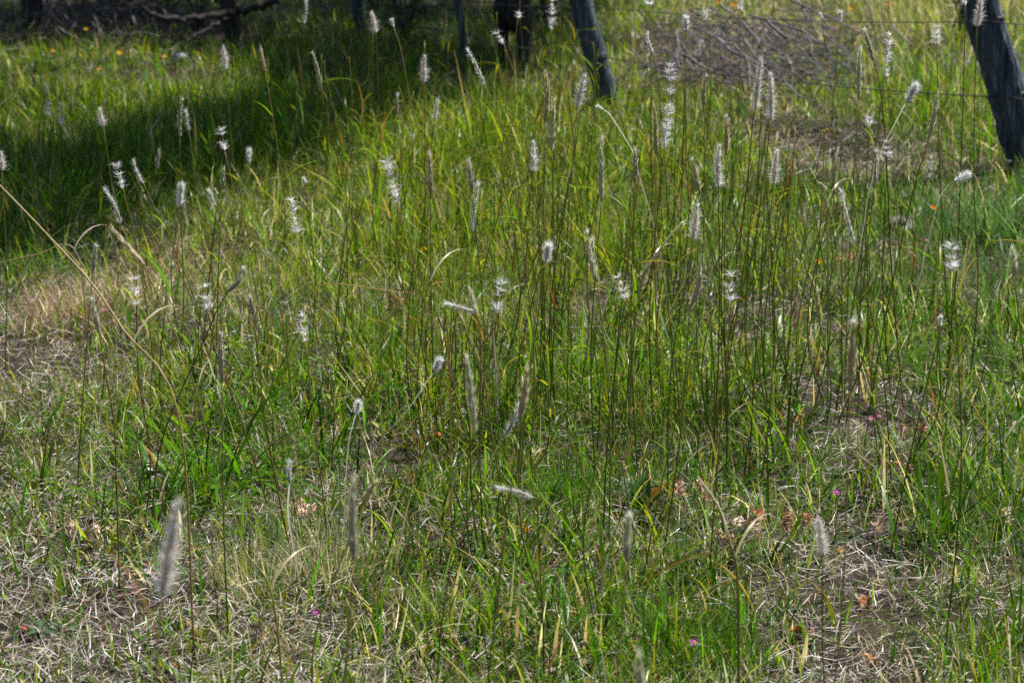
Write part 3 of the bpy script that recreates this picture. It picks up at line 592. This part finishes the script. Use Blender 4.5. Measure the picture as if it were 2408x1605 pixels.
STEM_LABEL = {
 (423,1162): 'blurred plump plume closest to the camera, at the lower left', (2150,203): 'bright white tuft on a white leaning stalk before the lower wire', (1407,251): 'bent white stalk with white tip drooping in front of the leaning post',
 (1578,150): 'longest starry white seed head, right of the leaning blue-grey post', (684,466): 'starry white head like a bottle brush left of centre', (2275,413): 'white tuft lying sideways on a bowed stalk below the thick post',
 (1812,167): 'large plump plume with white silky right side, rightmost of a close pair', (1792,130): 'brownish plume with long pointed tip, left one of a close pair', (909,374): 'starry white head thicker at its foot on a long bent tan stem',
 (1925,1215): 'small fluffy white head above bare soil at the lower right', (2304,-20): 'silky white plume in front of the thick post top', (844,943): 'short white tuft low above dry grass at centre left', (1051,711): 'ragged white head lying flat, pointing left near the centre',
 (1174,1142): 'pale nodding head bent to the left at the lower centre',
}
def stem(i, h):
    kind, u0, v0, u1, v1, d, path, sc_ = h; r = np.random.default_rng(500 + i)
    tip, bot = at(u0, v0, d), at(u1, v1, d); tip[1] += .01 * r.normal()
    pts = [tip * .25 + bot * .75, bot]
    if path: pts += [at(u, v, d + (.0)) for u, v in path]
    last = pts[-1]; dirn = (pts[-1] - pts[-2]); dirn = dirn / np.linalg.norm(dirn)
    if dirn[2] > -.3: dirn = np.array([dirn[0], dirn[1], -.5]); dirn /= np.linalg.norm(dirn)
    g0 = float(hgt(last[0], last[1])); drop = max(last[2] - g0, .02)
    sl_ = float(np.clip(dirn[0] / -dirn[2], -.7, .7)); yy = .05 * r.normal()
    if last[2] - g0 > .05:
        pts.append(np.array([last[0] + .5 * drop * (sl_ * .8) + .01 * r.normal(), last[1] + yy * .5, last[2] - .5 * drop]))
        pts.append(np.array([last[0] + drop * (sl_ * .62) + .015 * r.normal(), last[1] + yy, 0]))
    else: pts.append(np.array([last[0] + sl_ * drop, last[1], 0]))
    pts[-1][2] = float(hgt(pts[-1][0], pts[-1][1])) - .006
    base = pts[-1].copy(); base[2] += .006
    n, tot, bnd = rank[i]
    lab = STEM_LABEL.get((u0, v0)) or f"{HC[kind]}, {ordinal(n)} of its kind in the {bnd}"
    o = empty('seed_stem', base, lab, 'grass stem', 'grass stems carrying seed heads')
    P = curve_pts(pts[1:][::-1], 22); m_ = len(P); s = np.linspace(0, 1, m_)[:, None]
    c0, c1 = np.array(SC[sc_][0]), np.array(SC[sc_][1]); sw = s ** (1.2 if sc_ == 'w' else 1); col = (c0 * (1 - sw) + c1 * sw) * (.85 + .3 * r.random())
    wr = .00125 if sc_ != 'w' else .0022
    if sc_ == 'w':                                 # a flat papery sheath
        hw = np.linspace(.0008, .0012, m_)[:, None] * np.array([.95, -.1, .28]); v = np.stack([P - base + hw, P - base - hw], 1).reshape(-1, 3); k = np.arange(m_ - 1) * 2
        t = np.concatenate([np.stack([k, k + 1, k + 3], 1), np.stack([k, k + 3, k + 2], 1)]); c = np.repeat(col, 2, 0)
    else: v, t, c = tube(P - base, np.linspace(wr * 1.35, wr * .75, m_), 5, col)
    link('culm', tri_mesh('culm', v, t, c, True), M_hair if sc_ == 'w' else M_culm, o)
    head(o, kind, tip, bot, r, base)
    if sc_ != 'w':
        for _ in range(r.integers(1, 4)):
            k = int(2 + r.random() * 11); me = LP[['side', 'green', 'side', 'rust'][r.integers(0, 4) if r.random() < .5 else 0]]
            b = link('leaf_blade', me[r.integers(len(me))], parent=o); b.location = P[k] - base; q = .6 + .7 * r.random(); b.scale = (q, q, q); b.rotation_euler = (0, R(-15) * r.random(), r.random() * 6.283)
for i, h in enumerate(HEADS): stem(i, h)

# ------------------------------------------------------------------ bare flowering stems in bunches, leaves at their joints
BUNCH = []
def bunch(u, v, n, hh, spread, dark=.5): BUNCH.append((gnd(u, v), n, hh, spread, dark))
for u, v, n, hh in [(1290,1010,9,.62),(1240,1120,4,.55),(1440,1080,5,.58),(1560,1000,6,.6),(1680,1050,6,.62),(1780,980,6,.55),(1860,960,8,.6),(1950,1000,5,.52),(1140,900,7,.5),(1060,1080,8,.52),(1010,960,6,.45),
                    (1320,800,12,.58),(1460,760,9,.55),(1600,780,10,.6),(1230,690,9,.5),(1760,700,10,.58),(1900,740,8,.55),(2050,700,5,.5),(2160,760,4,.5),(940,760,7,.42),(800,900,5,.4),(1720,1180,4,.5),
                    (1120,600,8,.45),(1350,560,8,.5),(980,560,7,.42),(860,560,5,.35),(1540,600,6,.5),(1680,560,6,.5),(2000,520,5,.45),(500,900,3,.35),(640,960,3,.36),(390,1060,2,.38),(1500,1400,2,.5),(1350,1500,2,.55),(1100,1330,3,.5),(2120,1100,3,.45),(2230,1000,3,.45)]:
    bunch(u, v, n, hh, .055)
for u, v, n, hh in [(880,420,9,.42),(1020,430,8,.42),(1180,420,8,.45),(1320,400,9,.45),(1480,430,6,.42),(1620,440,5,.4),(770,420,5,.36),(1220,330,7,.4),(1400,340,5,.4),(2180,420,5,.4)]: bunch(u, v, n, hh, .2)
COLN = ['dark green', 'tan', 'red-brown', 'green']
def zone(g):
    u, v = proj(g[0], g[1]); c = 'left' if u < 850 else 'left of centre' if u < 1150 else 'at the centre' if u < 1450 else 'right of centre' if u < 1850 else 'towards the right edge'
    return c + (' near the fence' if v < 480 else ' in the middle distance' if v < 850 else ' in the foreground')
cnt = 0
for g, n, hh, spr, dark in BUNCH:
    for _ in range(n):
        if cnt >= 290: break
        cnt += 1
        a, q = rng.random() * 6.283, spr * math.sqrt(rng.random()); x, y = g[0] + q * math.cos(a), g[1] + q * math.sin(a); z = float(hgt(x, y))
        H = hh * (.6 + .55 * rng.random()); lx, ly = rng.normal() * .09, rng.normal() * .07; bx_, by_ = rng.normal() * .03, rng.normal() * .02
        P = curve_pts([[0, 0, -.006], [lx * H * .35 + bx_, ly * H * .35 + by_, H * .4], [lx * H, ly * H, H]], 13); s = np.linspace(0, 1, 13)[:, None]
        ci = int(rng.integers(4)); c0 = np.array([[.10, .17, .025], [.22, .21, .05], [.28, .16, .05], [.14, .21, .035]][ci]); c1 = np.array([[.22, .28, .04], [.32, .30, .09], [.18, .24, .04]][rng.integers(3)])
        o = empty('bare_stem', (x, y, z), f"thin {COLN[ci]} stem without seed head, {zone(g)}", 'grass stem', 'bare upright grass stems among the seed heads')
        v, t, c = tube(P, np.linspace(.0017, .0008, 13) * (.85 + .5 * rng.random()), 5, (c0 * (1 - s) + c1 * s)); link('culm', tri_mesh('culm', v, t, c, True), M_culm, o)
        for _k in range(rng.integers(3, 7)):
            k = int(3 + rng.random() * 9); me = LP['side' if rng.random() < .93 else 'rust']; b = link('leaf_blade', me[rng.integers(len(me))], parent=o)
            b.location = P[k]; q = .5 + .75 * rng.random(); b.scale = (q, q, q); b.rotation_euler = (0, R(30) * rng.normal(), rng.random() * 6.283)

# two long straw stems that slant right across
def slant(path, d, label, c0, c1, rad=.0014):
    pts = [at(u, v, dd) for (u, v), dd in zip(path, d)]; pts[-1][2] = float(hgt(pts[-1][0], pts[-1][1])); base = pts[-1]
    P = curve_pts(pts[::-1], 26); s = np.linspace(0, 1, 26)[:, None]; v, t, c = tube(P - base, np.linspace(rad * 1.2, rad * .8, 26), 5, np.array(c0) * (1 - s) + np.array(c1) * s)
    o = empty('fallen_stem', base, label, 'grass stem'); link('culm', tri_mesh('culm', v, t, c, True), M_culm, o)
    b = link('leaf_blade', LP['straw'][0], parent=o); b.location = P[9] - base; b.rotation_euler = (0, .3, 1.0)
slant([(-30, 405), (110, 550), (215, 665), (290, 775), (420, 975), (440, 1080)], [3.9, 3.85, 3.8, 3.75, 3.65, 3.6], 'long tan straw stem slanting down from the left edge', [.35, .24, .08], [.52, .42, .22], .0017)
slant([(-20, 622), (80, 600), (180, 594), (200, 640)], [5.4, 5.4, 5.4, 5.4], 'short pale straw lying level at the left edge', [.45, .36, .24], [.5, .42, .3])
slant([(745, 672), (800, 668), (950, 690), (1045, 710), (1060, 790)], [4.1, 4.1, 4.1, 4.1, 4.15], 'thin orange straw bowed level left of the centre', [.45, .3, .08], [.45, .33, .12], .0011)
slant([(1606, 521), (1575, 555), (1545, 600), (1500, 700), (1480, 760)], [4.8, 4.8, 4.8, 4.8, 4.8], 'white dry blade rising to the right beside the bent white stalk', [.3, .28, .15], [.86, .84, .74], .0024)
slant([(1905, 395), (1920, 425), (1945, 500), (1960, 600)], [5.0, 5.0, 5.0, 5.0], 'short cream straw above the ragged grey head', [.3, .3, .1], [.78, .74, .62], .0018)
slant([(1640, 1120), (1690, 1190), (1715, 1270), (1735, 1380), (1745, 1440)], [3.4, 3.35, 3.3, 3.3, 3.3], 'tan stem with folded sheath leaning left at the lower right', [.16, .18, .04], [.45, .36, .25], .0019)
slant([(545, 1190), (580, 1300), (640, 1400), (668, 1436)], [3.5, 3.45, 3.4, 3.35], 'brown-green stem slanting to the right above the short turf, lower left', [.28, .24, .06], [.2, .2, .05], .0017)

# ------------------------------------------------------------------ single tufts
TUFTS = [
 (2205,1290,['dark'],34,'dark green tuft of long straight blades at the lower right',1.05,.03,60,.17,BLUE*.7),
 (2120,1330,['dark','green'],12,'small dark tuft sprawling left beside bare soil',.9,.02,0,.1,BLUE),
 (1640,1530,['green'],8,'dense fine bright green cushion around the purple flower, bottom edge',.5,.05,700,.10,GREEN),
 (2340,560,['blue'],30,'blue-green fine tuft at the foot of the thick post',1.0,.07,420,.16,BLUE),
 (2250,540,['blue'],14,'blue-green tuft just left of the post foot tuft',.8,.05,260,.14,BLUE),
 (480,1160,['green','dark'],80,'lush green clump of drooping broad blades left of centre',1.15,.06,0,.1,GREEN),
 (370,1215,['green','dark'],50,'drooping green clump behind the blurred near plume',1.0,.05,0,.1,GREEN),
 (560,1130,['green'],45,'green clump with sprawling blades, right of the drooping broad clump',1.05,.04,0,.1,GREEN),
 (250,735,['straw'],8,'large dry pinkish-tan tussock on the left',.7,.12,900,.12,PINKT),
 (140,770,['straw'],4,'dry tan tussock at the left, lower than its neighbour',.6,.08,420,.09,PINKT),
 (420,640,['straw','rust'],10,'dry reddish-tan tussock below the shade edge',.8,.11,560,.12,PINKT),
 (320,745,['dark'],6,'small dark green mound against the tan tussock',.5,.025,200,.06,GREEN*.8),
 (600,1380,['straw'],4,'wispy grey-green tuft fanning out right of the near plume',.7,.05,460,.12,np.concatenate([BLUE,STRAW])),
 (770,1360,['straw'],4,'wispy grey-green tuft leaning left near the blurred grey spike',.7,.05,460,.14,np.concatenate([BLUE,STRAW])),
 (1010,1085,['rust','lime'],22,'tuft with red-brown stem bases at the centre',.9,.035,40,.12,RUST),
 (1290,1030,['lime','green'],26,'tall yellow-green tuft in the middle of the meadow',1.0,.05,0,.1,GREEN),
 (1870,1000,['rust','green'],22,'red-tinged tuft above the bare hollow on the right',.9,.04,0,.1,GREEN),
 (1340,1180,['green'],6,'fine green tuft near the red leaf',.6,.04,520,.11,GREEN),
 (1180,1150,['green','lime'],16,'bright green tuft left of the red leaf',.8,.04,120,.1,GREEN),
 (1480,1100,['rust'],5,'few dark red blades beside the broad dock leaves',1.1,.02,0,.1,RUST),
 (100,1130,['green','lime'],14,'green tuft at the left edge below the dry turf',.8,.04,100,.08,GREEN),
 (90,1010,['green'],14,'green tuft at the left edge above the lower one',.8,.04,80,.08,GREEN),
 (1700,1150,['green','dark'],18,'green tuft beside the red-tinged tuft',1.0,.04,0,.1,GREEN),
 (2290,1560,['lime','green'],26,'yellow-green tuft in the bottom right corner',.9,.05,180,.10,GREEN),
 (1980,1470,['lime'],8,'few lime blades beside the dead brown leaves',.8,.03,0,.1,GREEN),
 (1120,1500,['lime','green'],10,'bright green tuft at the bottom, left of centre',.8,.03,30,.07,GREEN),
 (1210,1350,['green','straw'],14,'mixed green and straw tuft in the lower centre',.9,.035,40,.1,GREEN),
 (1420,1430,['lime'],10,'broad lime-green blades slanting at the bottom centre',1.2,.03,0,.1,GREEN),
 (230,960,['lime','green'],12,'yellow-green tuft under the long slanting straw',.7,.04,120,.09,YELL),
 (640,860,['lime','green'],14,'yellow-green tuft left of the centre',.8,.05,160,.10,YELL),
 (760,1080,['green','dark'],20,'green tuft between the drooping clump and the centre',.9,.05,60,.1,GREEN),
 (2030,760,['green','lime'],14,'sprawling light green tuft right of the blurred brown spike',1.0,.05,60,.1,GREEN),
 (2190,900,['dark','green'],18,'green tuft with crossing blades on the right',1.0,.05,0,.1,GREEN),
 (60,640,['blue'],10,'blue-green fine tuft at the left edge of the shade',.7,.06,220,.10,BLUE),
 (150,640,['blue'],8,'pale blue-green tuft beside the tan tussock',.7,.05,260,.10,BLUE),
]
for u, v, k, n, lab, s_, sp, fn, fl, fp in TUFTS:
    dry = fp is PINKT
    tuft(u, v, k, n, lab, s_, sp, fine_n=fn, fine_L=fl, fine_pal=fp, fine_lean=.75 if dry else .5, fine_w=.0011, fine_mat=M_dry if dry else None)

# ------------------------------------------------------------------ broad-leaved plants, flowers, dead leaves, small things
def ovate(name, L, W, col, fold=.25, curl=.5, wav=.1, seed=0, mat=None, n=9, lobes=0):
    r = np.random.default_rng(seed); t = np.linspace(0, 1, n); V = []; K = []
    for i, s in enumerate(t):
        wd = W / 2 * (math.sin(math.pi * s ** .8) ** .75 if 0 < s < 1 else .03) * (1 + lobes * math.sin(s * 28))
        x = L * (math.sin(curl * s) / curl if curl else s); z = -L * (1 - math.cos(curl * s)) / curl if curl else 0
        for q in (-1, -.5, 0, .5, 1):
            V.append((x, q * wd, z + abs(q) * wd * fold + wav * wd * r.normal())); K.append(np.array(col) * (.75 + .35 * r.random()) * (1.15 if q == 0 else 1))
    T = [];
    for i in range(n - 1):
        for j in range(4): a = i * 5 + j; T += [(a, a + 5, a + 6), (a, a + 6, a + 1)]
    me = tri_mesh(name, V, T, np.clip(K, 0, .85), True); me.materials.append(mat or M_leaf); return me
dk = empty('dock_plant', gnd(1500, 1225), 'broad dark green leaves with one orange leaf beside dark red blades', 'weed')
for k, (L, W, c, rz, ry) in enumerate([(.085, .034, (.035, .10, .02), 2.0, -1.15), (.09, .04, (.05, .12, .02), 1.3, -1.25), (.075, .03, (.035, .09, .02), .6, -1.0), (.085, .03, (.42, .17, .03), .25, -1.2), (.06, .02, (.2, .24, .03), .5, -.9), (.05, .02, (.22, .3, .2), 3.2, -.5), (.05, .018, (.2, .28, .2), 4.0, -.3), (.045, .02, (.2, .28, .18), 2.6, -.4), (.06, .026, (.04, .11, .02), 5.2, -.4)]):
    b = link('leaf', ovate('dock_leaf', L, W, c, seed=k, curl=.7), parent=dk); b.rotation_euler = (0, ry, rz); b.location = (.008 * math.cos(rz), .008 * math.sin(rz), .002)
dn = empty('rosette_weed', gnd(110, 1490), 'grey-green toothed leaf rosette on the dry turf at lower left', 'weed')
for k in range(6):
    b = link('leaf', ovate('rosette_leaf', .05, .016, (.075, .14, .06), seed=20 + k, curl=.5, lobes=.35, n=15), parent=dn); b.rotation_euler = (0, -.35 - .2 * rng.random(), k * 1.05); b.location = (0, 0, .004)
for u, v, lab in [(1120, 520, 'a')]: pass
DEAD = [(1855,1512,.05,(.40,.15,.04),'orange-brown dead leaf lying flat near the bottom right'),(2030,1425,.045,(.36,.16,.04),'curled orange dead leaf in the bare hollow at lower right'),(2065,1255,.05,(.40,.26,.19),'tan curled dead leaf above the bare hollow'),
        (65,1508,.035,(.36,.13,.06),'rusty dead leaf beside the toothed rosette'),(208,1380,.03,(.34,.16,.13),'pinkish brown dead leaf left of the near plume'),(2035,978,.035,(.46,.33,.2),'pale tan dead leaf behind the pink flowers'),(2100,975,.03,(.5,.44,.34),'pale dead leaf right of the pink flowers'),
        (1990,1320,.035,(.5,.3,.1),'yellow-brown dead leaf below the small fluffy head'),(1940,1330,.03,(.52,.42,.26),'pale papery leaf left of the yellow-brown one'),(2250,1375,.03,(.48,.22,.06),'orange leaf under the dark green tuft'),
        (1555,1260,.022,(.62,.48,.34),'small cream leaf under the dock plant'),(1810,885,.016,(.62,.46,.34),'tiny cream petal-like leaf in the grass right of centre'),(1770,1225,.05,(.40,.12,.05),'long red-brown dead leaf beside the dried weed heads'),(2060,1590,.04,(.36,.16,.05),'brown dead leaf on the bottom edge at the right')]
for k, (u, v, L, c, lab) in enumerate(DEAD):
    g = gnd(u, v); o = link('dead_leaf', ovate('dead_leaf', L, L * .46, np.array(c) * .72, fold=.5, curl=1.5, wav=.22, seed=40 + k, mat=M_dry)); o.location = g + np.array([0, 0, .020]); o.rotation_euler = (rng.normal() * .3, -.35 + .25 * rng.normal(), rng.random() * 6.283)
    tag(o, lab, 'dead leaf', 'dead leaves on the ground')
o = link('red_leaf', ovate('red_leaf', .022, .010, (.62, .10, .02), seed=66, curl=.6)); o.location = at(1240, 1252, gnd(1235, 1290)[1]); o.rotation_euler = (0, -1.15, 2.2); tag(o, 'small vivid red-orange leaf standing in the lower centre', 'leaf')
b_ = np.array([*gnd(1235, 1290)]);

petal = {}
def flower(u, v, d, col, label, rad, npet, name='wild_flower', centre=(.7, .45, .05), facing=.5, wid=.5, h=None):
    head_ = at(u, v, d); g = np.array([head_[0] + .01 * rng.normal(), d + .01 * rng.normal(), 0]); g[2] = float(hgt(g[0], g[1]))
    if head_[2] < g[2] + .012: head_ = gnd(u, v) + [0, 0, .015]; g = head_ - [0, 0, .016]
    o = empty(name, g, label, 'flower'); P = curve_pts([[0, 0, 0], (head_ - g) * .5 + [.004, 0, 0], head_ - g], 8)
    vv, t, c = tube(P, .0009, 5, [.09, .15, .03]); link('stem', tri_mesh('stem', vv, t, c, True), M_culm, o)
    key = (tuple(col), rad, wid)
    if key not in petal: petal[key] = ovate('petal', rad, rad * wid, col, fold=.15, curl=-.4, wav=.03, seed=9, n=5)
    for k in range(npet):
        b = link('petal', petal[key], parent=o); q = Quaternion((1, 0, 0), facing + .1) @ Quaternion((0, 0, 1), k * 6.283 / npet + .3) @ Quaternion((0, 1, 0), -.25); b.rotation_mode = 'QUATERNION'; b.rotation_quaternion = q; b.location = head_ - g
    n = Vector((0, -math.sin(facing), math.cos(facing)))
    vv, t, c = tube([np.zeros(3), np.array(n) * rad * .22, np.array(n) * rad * .34], [rad * .3, rad * .26, rad * .08], 8, centre); link('flower_centre', tri_mesh('flower_centre', vv, t, c, True), M_head, o, head_ - g)
    for k in range(3):
        b = link('leaf_blade', LP['green'][k], parent=o); b.scale = (.3, .3, .3); b.location = P[1 + k]; b.rotation_euler = (0, .5, k * 2.1)
PUR = (.50, .05, .52); PNK = (.68, .16, .52); YLW = (.80, .46, .01); ORG = (.80, .30, .01)
for u, v, d, col, rad, n, lab in [
    (1632, 1510, 3.72, PUR, .0085, 5, 'purple flower in the fine green cushion near the bottom'), (1967, 1158, 4.35, PUR, .0085, 5, 'purple flower over dark soil above the small fluffy head'), (2050, 985, 4.9, PNK, .008, 6, 'pink flower at the dark hollow, left of a pair'),
    (2068, 978, 4.95, PNK, .006, 5, 'smaller pink flower, right of a pair at the dark hollow'), (743, 1440, 3.85, PUR, .006, 5, 'tiny violet flower in the dry turf at lower left'), (246, 728, 5.75, PNK, .006, 5, 'tiny pink flower on the tan tussock'), (2250, 386, 7.1, PNK, .006, 5, 'tiny pink flower near the thick post'), (2180, 565, 6.4, PNK, .006, 5, 'tiny pink flower right of the grey ragged head')]:
    flower(u, v, gnd(u, v + 85)[1], col, lab, rad * 1.2, n)
for u, v, col, rad, lab in [(283, 125, YLW, .013, 'yellow flower below the brush heap, left of two'), (388, 133, YLW, .010, 'yellow flower below the brush heap, right of two'), (235, 163, ORG, .008, 'dull orange flower in the sunlit grass left'), (412, 62, YLW, .010, 'yellow flower under the low bare limb'), (126, 120, YLW, .009, 'yellow flower near the far left trunk'), (203, 69, YLW, .009, 'yellow flower in front of the brush heap'),
    (1690, 8, ORG, .012, 'orange flower at the top edge, second of the left three'), (1726, 12, ORG, .014, 'largest orange flower at the top edge above the branch heap'), (1619, 28, ORG, .009, 'orange flower left of the others above the upper wire'), (2000, 20, ORG, .011, 'orange flower at the top edge between branch heap and bush'), (2088, 11, ORG, .011, 'orange flower at the top edge nearest the pale bush'), (1722, 36, YLW, .009, 'yellow flower just under the largest orange flower'),
    (2195, 488, ORG, .010, 'yellow-orange flower left of the blue-green tuft'), (1925, 615, YLW, .009, 'yellow flower in the grass right of centre'), (990, 590, ORG, .005, 'tiny orange bud in the yellow grass')]:
    flower(u, v, gnd(u, v + (75 if v < 200 else 70))[1], col, lab, rad * 1.15, 10, name='daisy', wid=.45, facing=.6)

def dried_weed(u, v, label, hh, col=(.34, .18, .10)):
    g = gnd(u, v); r = np.random.default_rng(int(u + v)); o = empty('dried_weed', g, label, 'weed', 'brown dried weed heads')
    for k in range(r.integers(2, 5)):
        a = r.random() * 6.283; e = np.array([.03 * math.cos(a), .03 * math.sin(a), hh * (.6 + .5 * r.random())]); P = curve_pts([[0, 0, -.003], e * [.4, .4, .5], e], 8)
        vv, t, c = tube(P, .0009, 5, [.36, .30, .22]); s_ = link('stem', tri_mesh('stem', vv, t, c, True), M_dry, o)
        n = 46; d = r.normal(size=(n, 3)); d /= np.linalg.norm(d, axis=1)[:, None]; Q = e + d * (.011 * r.random(n) ** .4)[:, None]; cc = np.clip(np.array(col) * (.6 + .9 * r.random((n, 1))), 0, .8)
        vv, t, c = blades(Q, .005 + .004 * r.random(n), .003 + .002 * r.random(n), r.random(n) * 6.283, R(90) * r.random(n), R(40) * r.normal(size=n), cc, cc * 1.2, 2, floor=False, prof=2.5)
        link('seed_cluster', tri_mesh('seed_cluster', vv, t, c), M_dry, s_)
for u, v, lab, hh, c in [(2150, 1070, 'brown dried weed head right of the pink flowers', .07, (.34, .18, .10)), (1855, 1310, 'brown dried weed left of the small fluffy head', .08, (.32, .15, .08)), (1720, 1330, 'brown dried weed with pale stems right of the dock plant', .09, (.30, .16, .10)), (1625, 1230, 'tan dried weed heads beside the dock plant', .07, (.42, .26, .18)),
                      (1770, 1290, 'pale cream dried weed cluster near the red-brown dead leaf', .05, (.62, .48, .40)), (860, 1290, 'brown dried weed right of the blurred grey spike', .07, (.36, .19, .11)), (700, 1235, 'pale tan dried cluster left of the blurred grey spike', .035, (.6, .42, .3)), (940, 1190, 'brown dried weed left of the lower centre', .05, (.34, .18, .1)), (2400, 1290, 'cream dried weed at the right edge', .06, (.6, .46, .36)), (2120, 1140, 'small brown dried weed above the dark green tuft', .05, (.36, .17, .1)),
                      (920, 760, 'reddish dried weed left of the centre', .05, (.34, .13, .06)), (1980, 640, 'brown dried weed below the grey ragged head', .05, (.4, .2, .12)), (190, 1290, 'pale tan dried cluster in the dry turf at left', .03, (.55, .42, .3))]:
    dried_weed(u, v, lab, hh, c)

mu = empty('mushroom', gnd(1030, 1085), 'tiny orange-brown mushroom in the centre of the meadow', 'mushroom')
vv, t, c = tube([[0, 0, -.002], [.001, 0, .03], [0, 0, .056]], [.0016, .0014, .0014], 8, [.45, .36, .18]); link('stalk', tri_mesh('stalk', vv, t, c, True), M_head, mu)
vv, t, c = tube([[0, 0, .053], [0, 0, .054], [0, 0, .058], [0, 0, .062], [0, 0, .064]], [.004, .0085, .0078, .005, .0015], 14, [.5, .24, .05]); link('cap', tri_mesh('cap', vv, t, c, True), M_head, mu)

def stone(u, v, sx, sy, sz, label, seed, mat=M_stone):
    r = np.random.default_rng(seed); n, s = 9, 12; a = np.linspace(-1, 1, n)
    vv, t, c = tube(np.stack([np.zeros(n), np.zeros(n), a], 1), np.sqrt(np.clip(1 - a * a, .01, 1)), s, rough=.14, r=r); vv = vv * [sx, sy, sz] + r.normal(size=vv.shape) * min(sx, sz) * .16
    g = gnd(u, v); o = link('stone', tri_mesh('stone', vv, t, c), mat, loc=g + np.array([0, 0, sz * .55])); tag(o, label, 'stone')
stone(425, 150, .034, .03, .03, 'pale grey-white rock in the sunlit grass at upper left', 1)
stone(340, 1348, .010, .007, .006, 'small blue-white pebble left of the near plume', 2)
stone(2115, 545, .05, .04, .03, 'grey stone half hidden in grass left of the blue-green tuft', 3, M_dead)
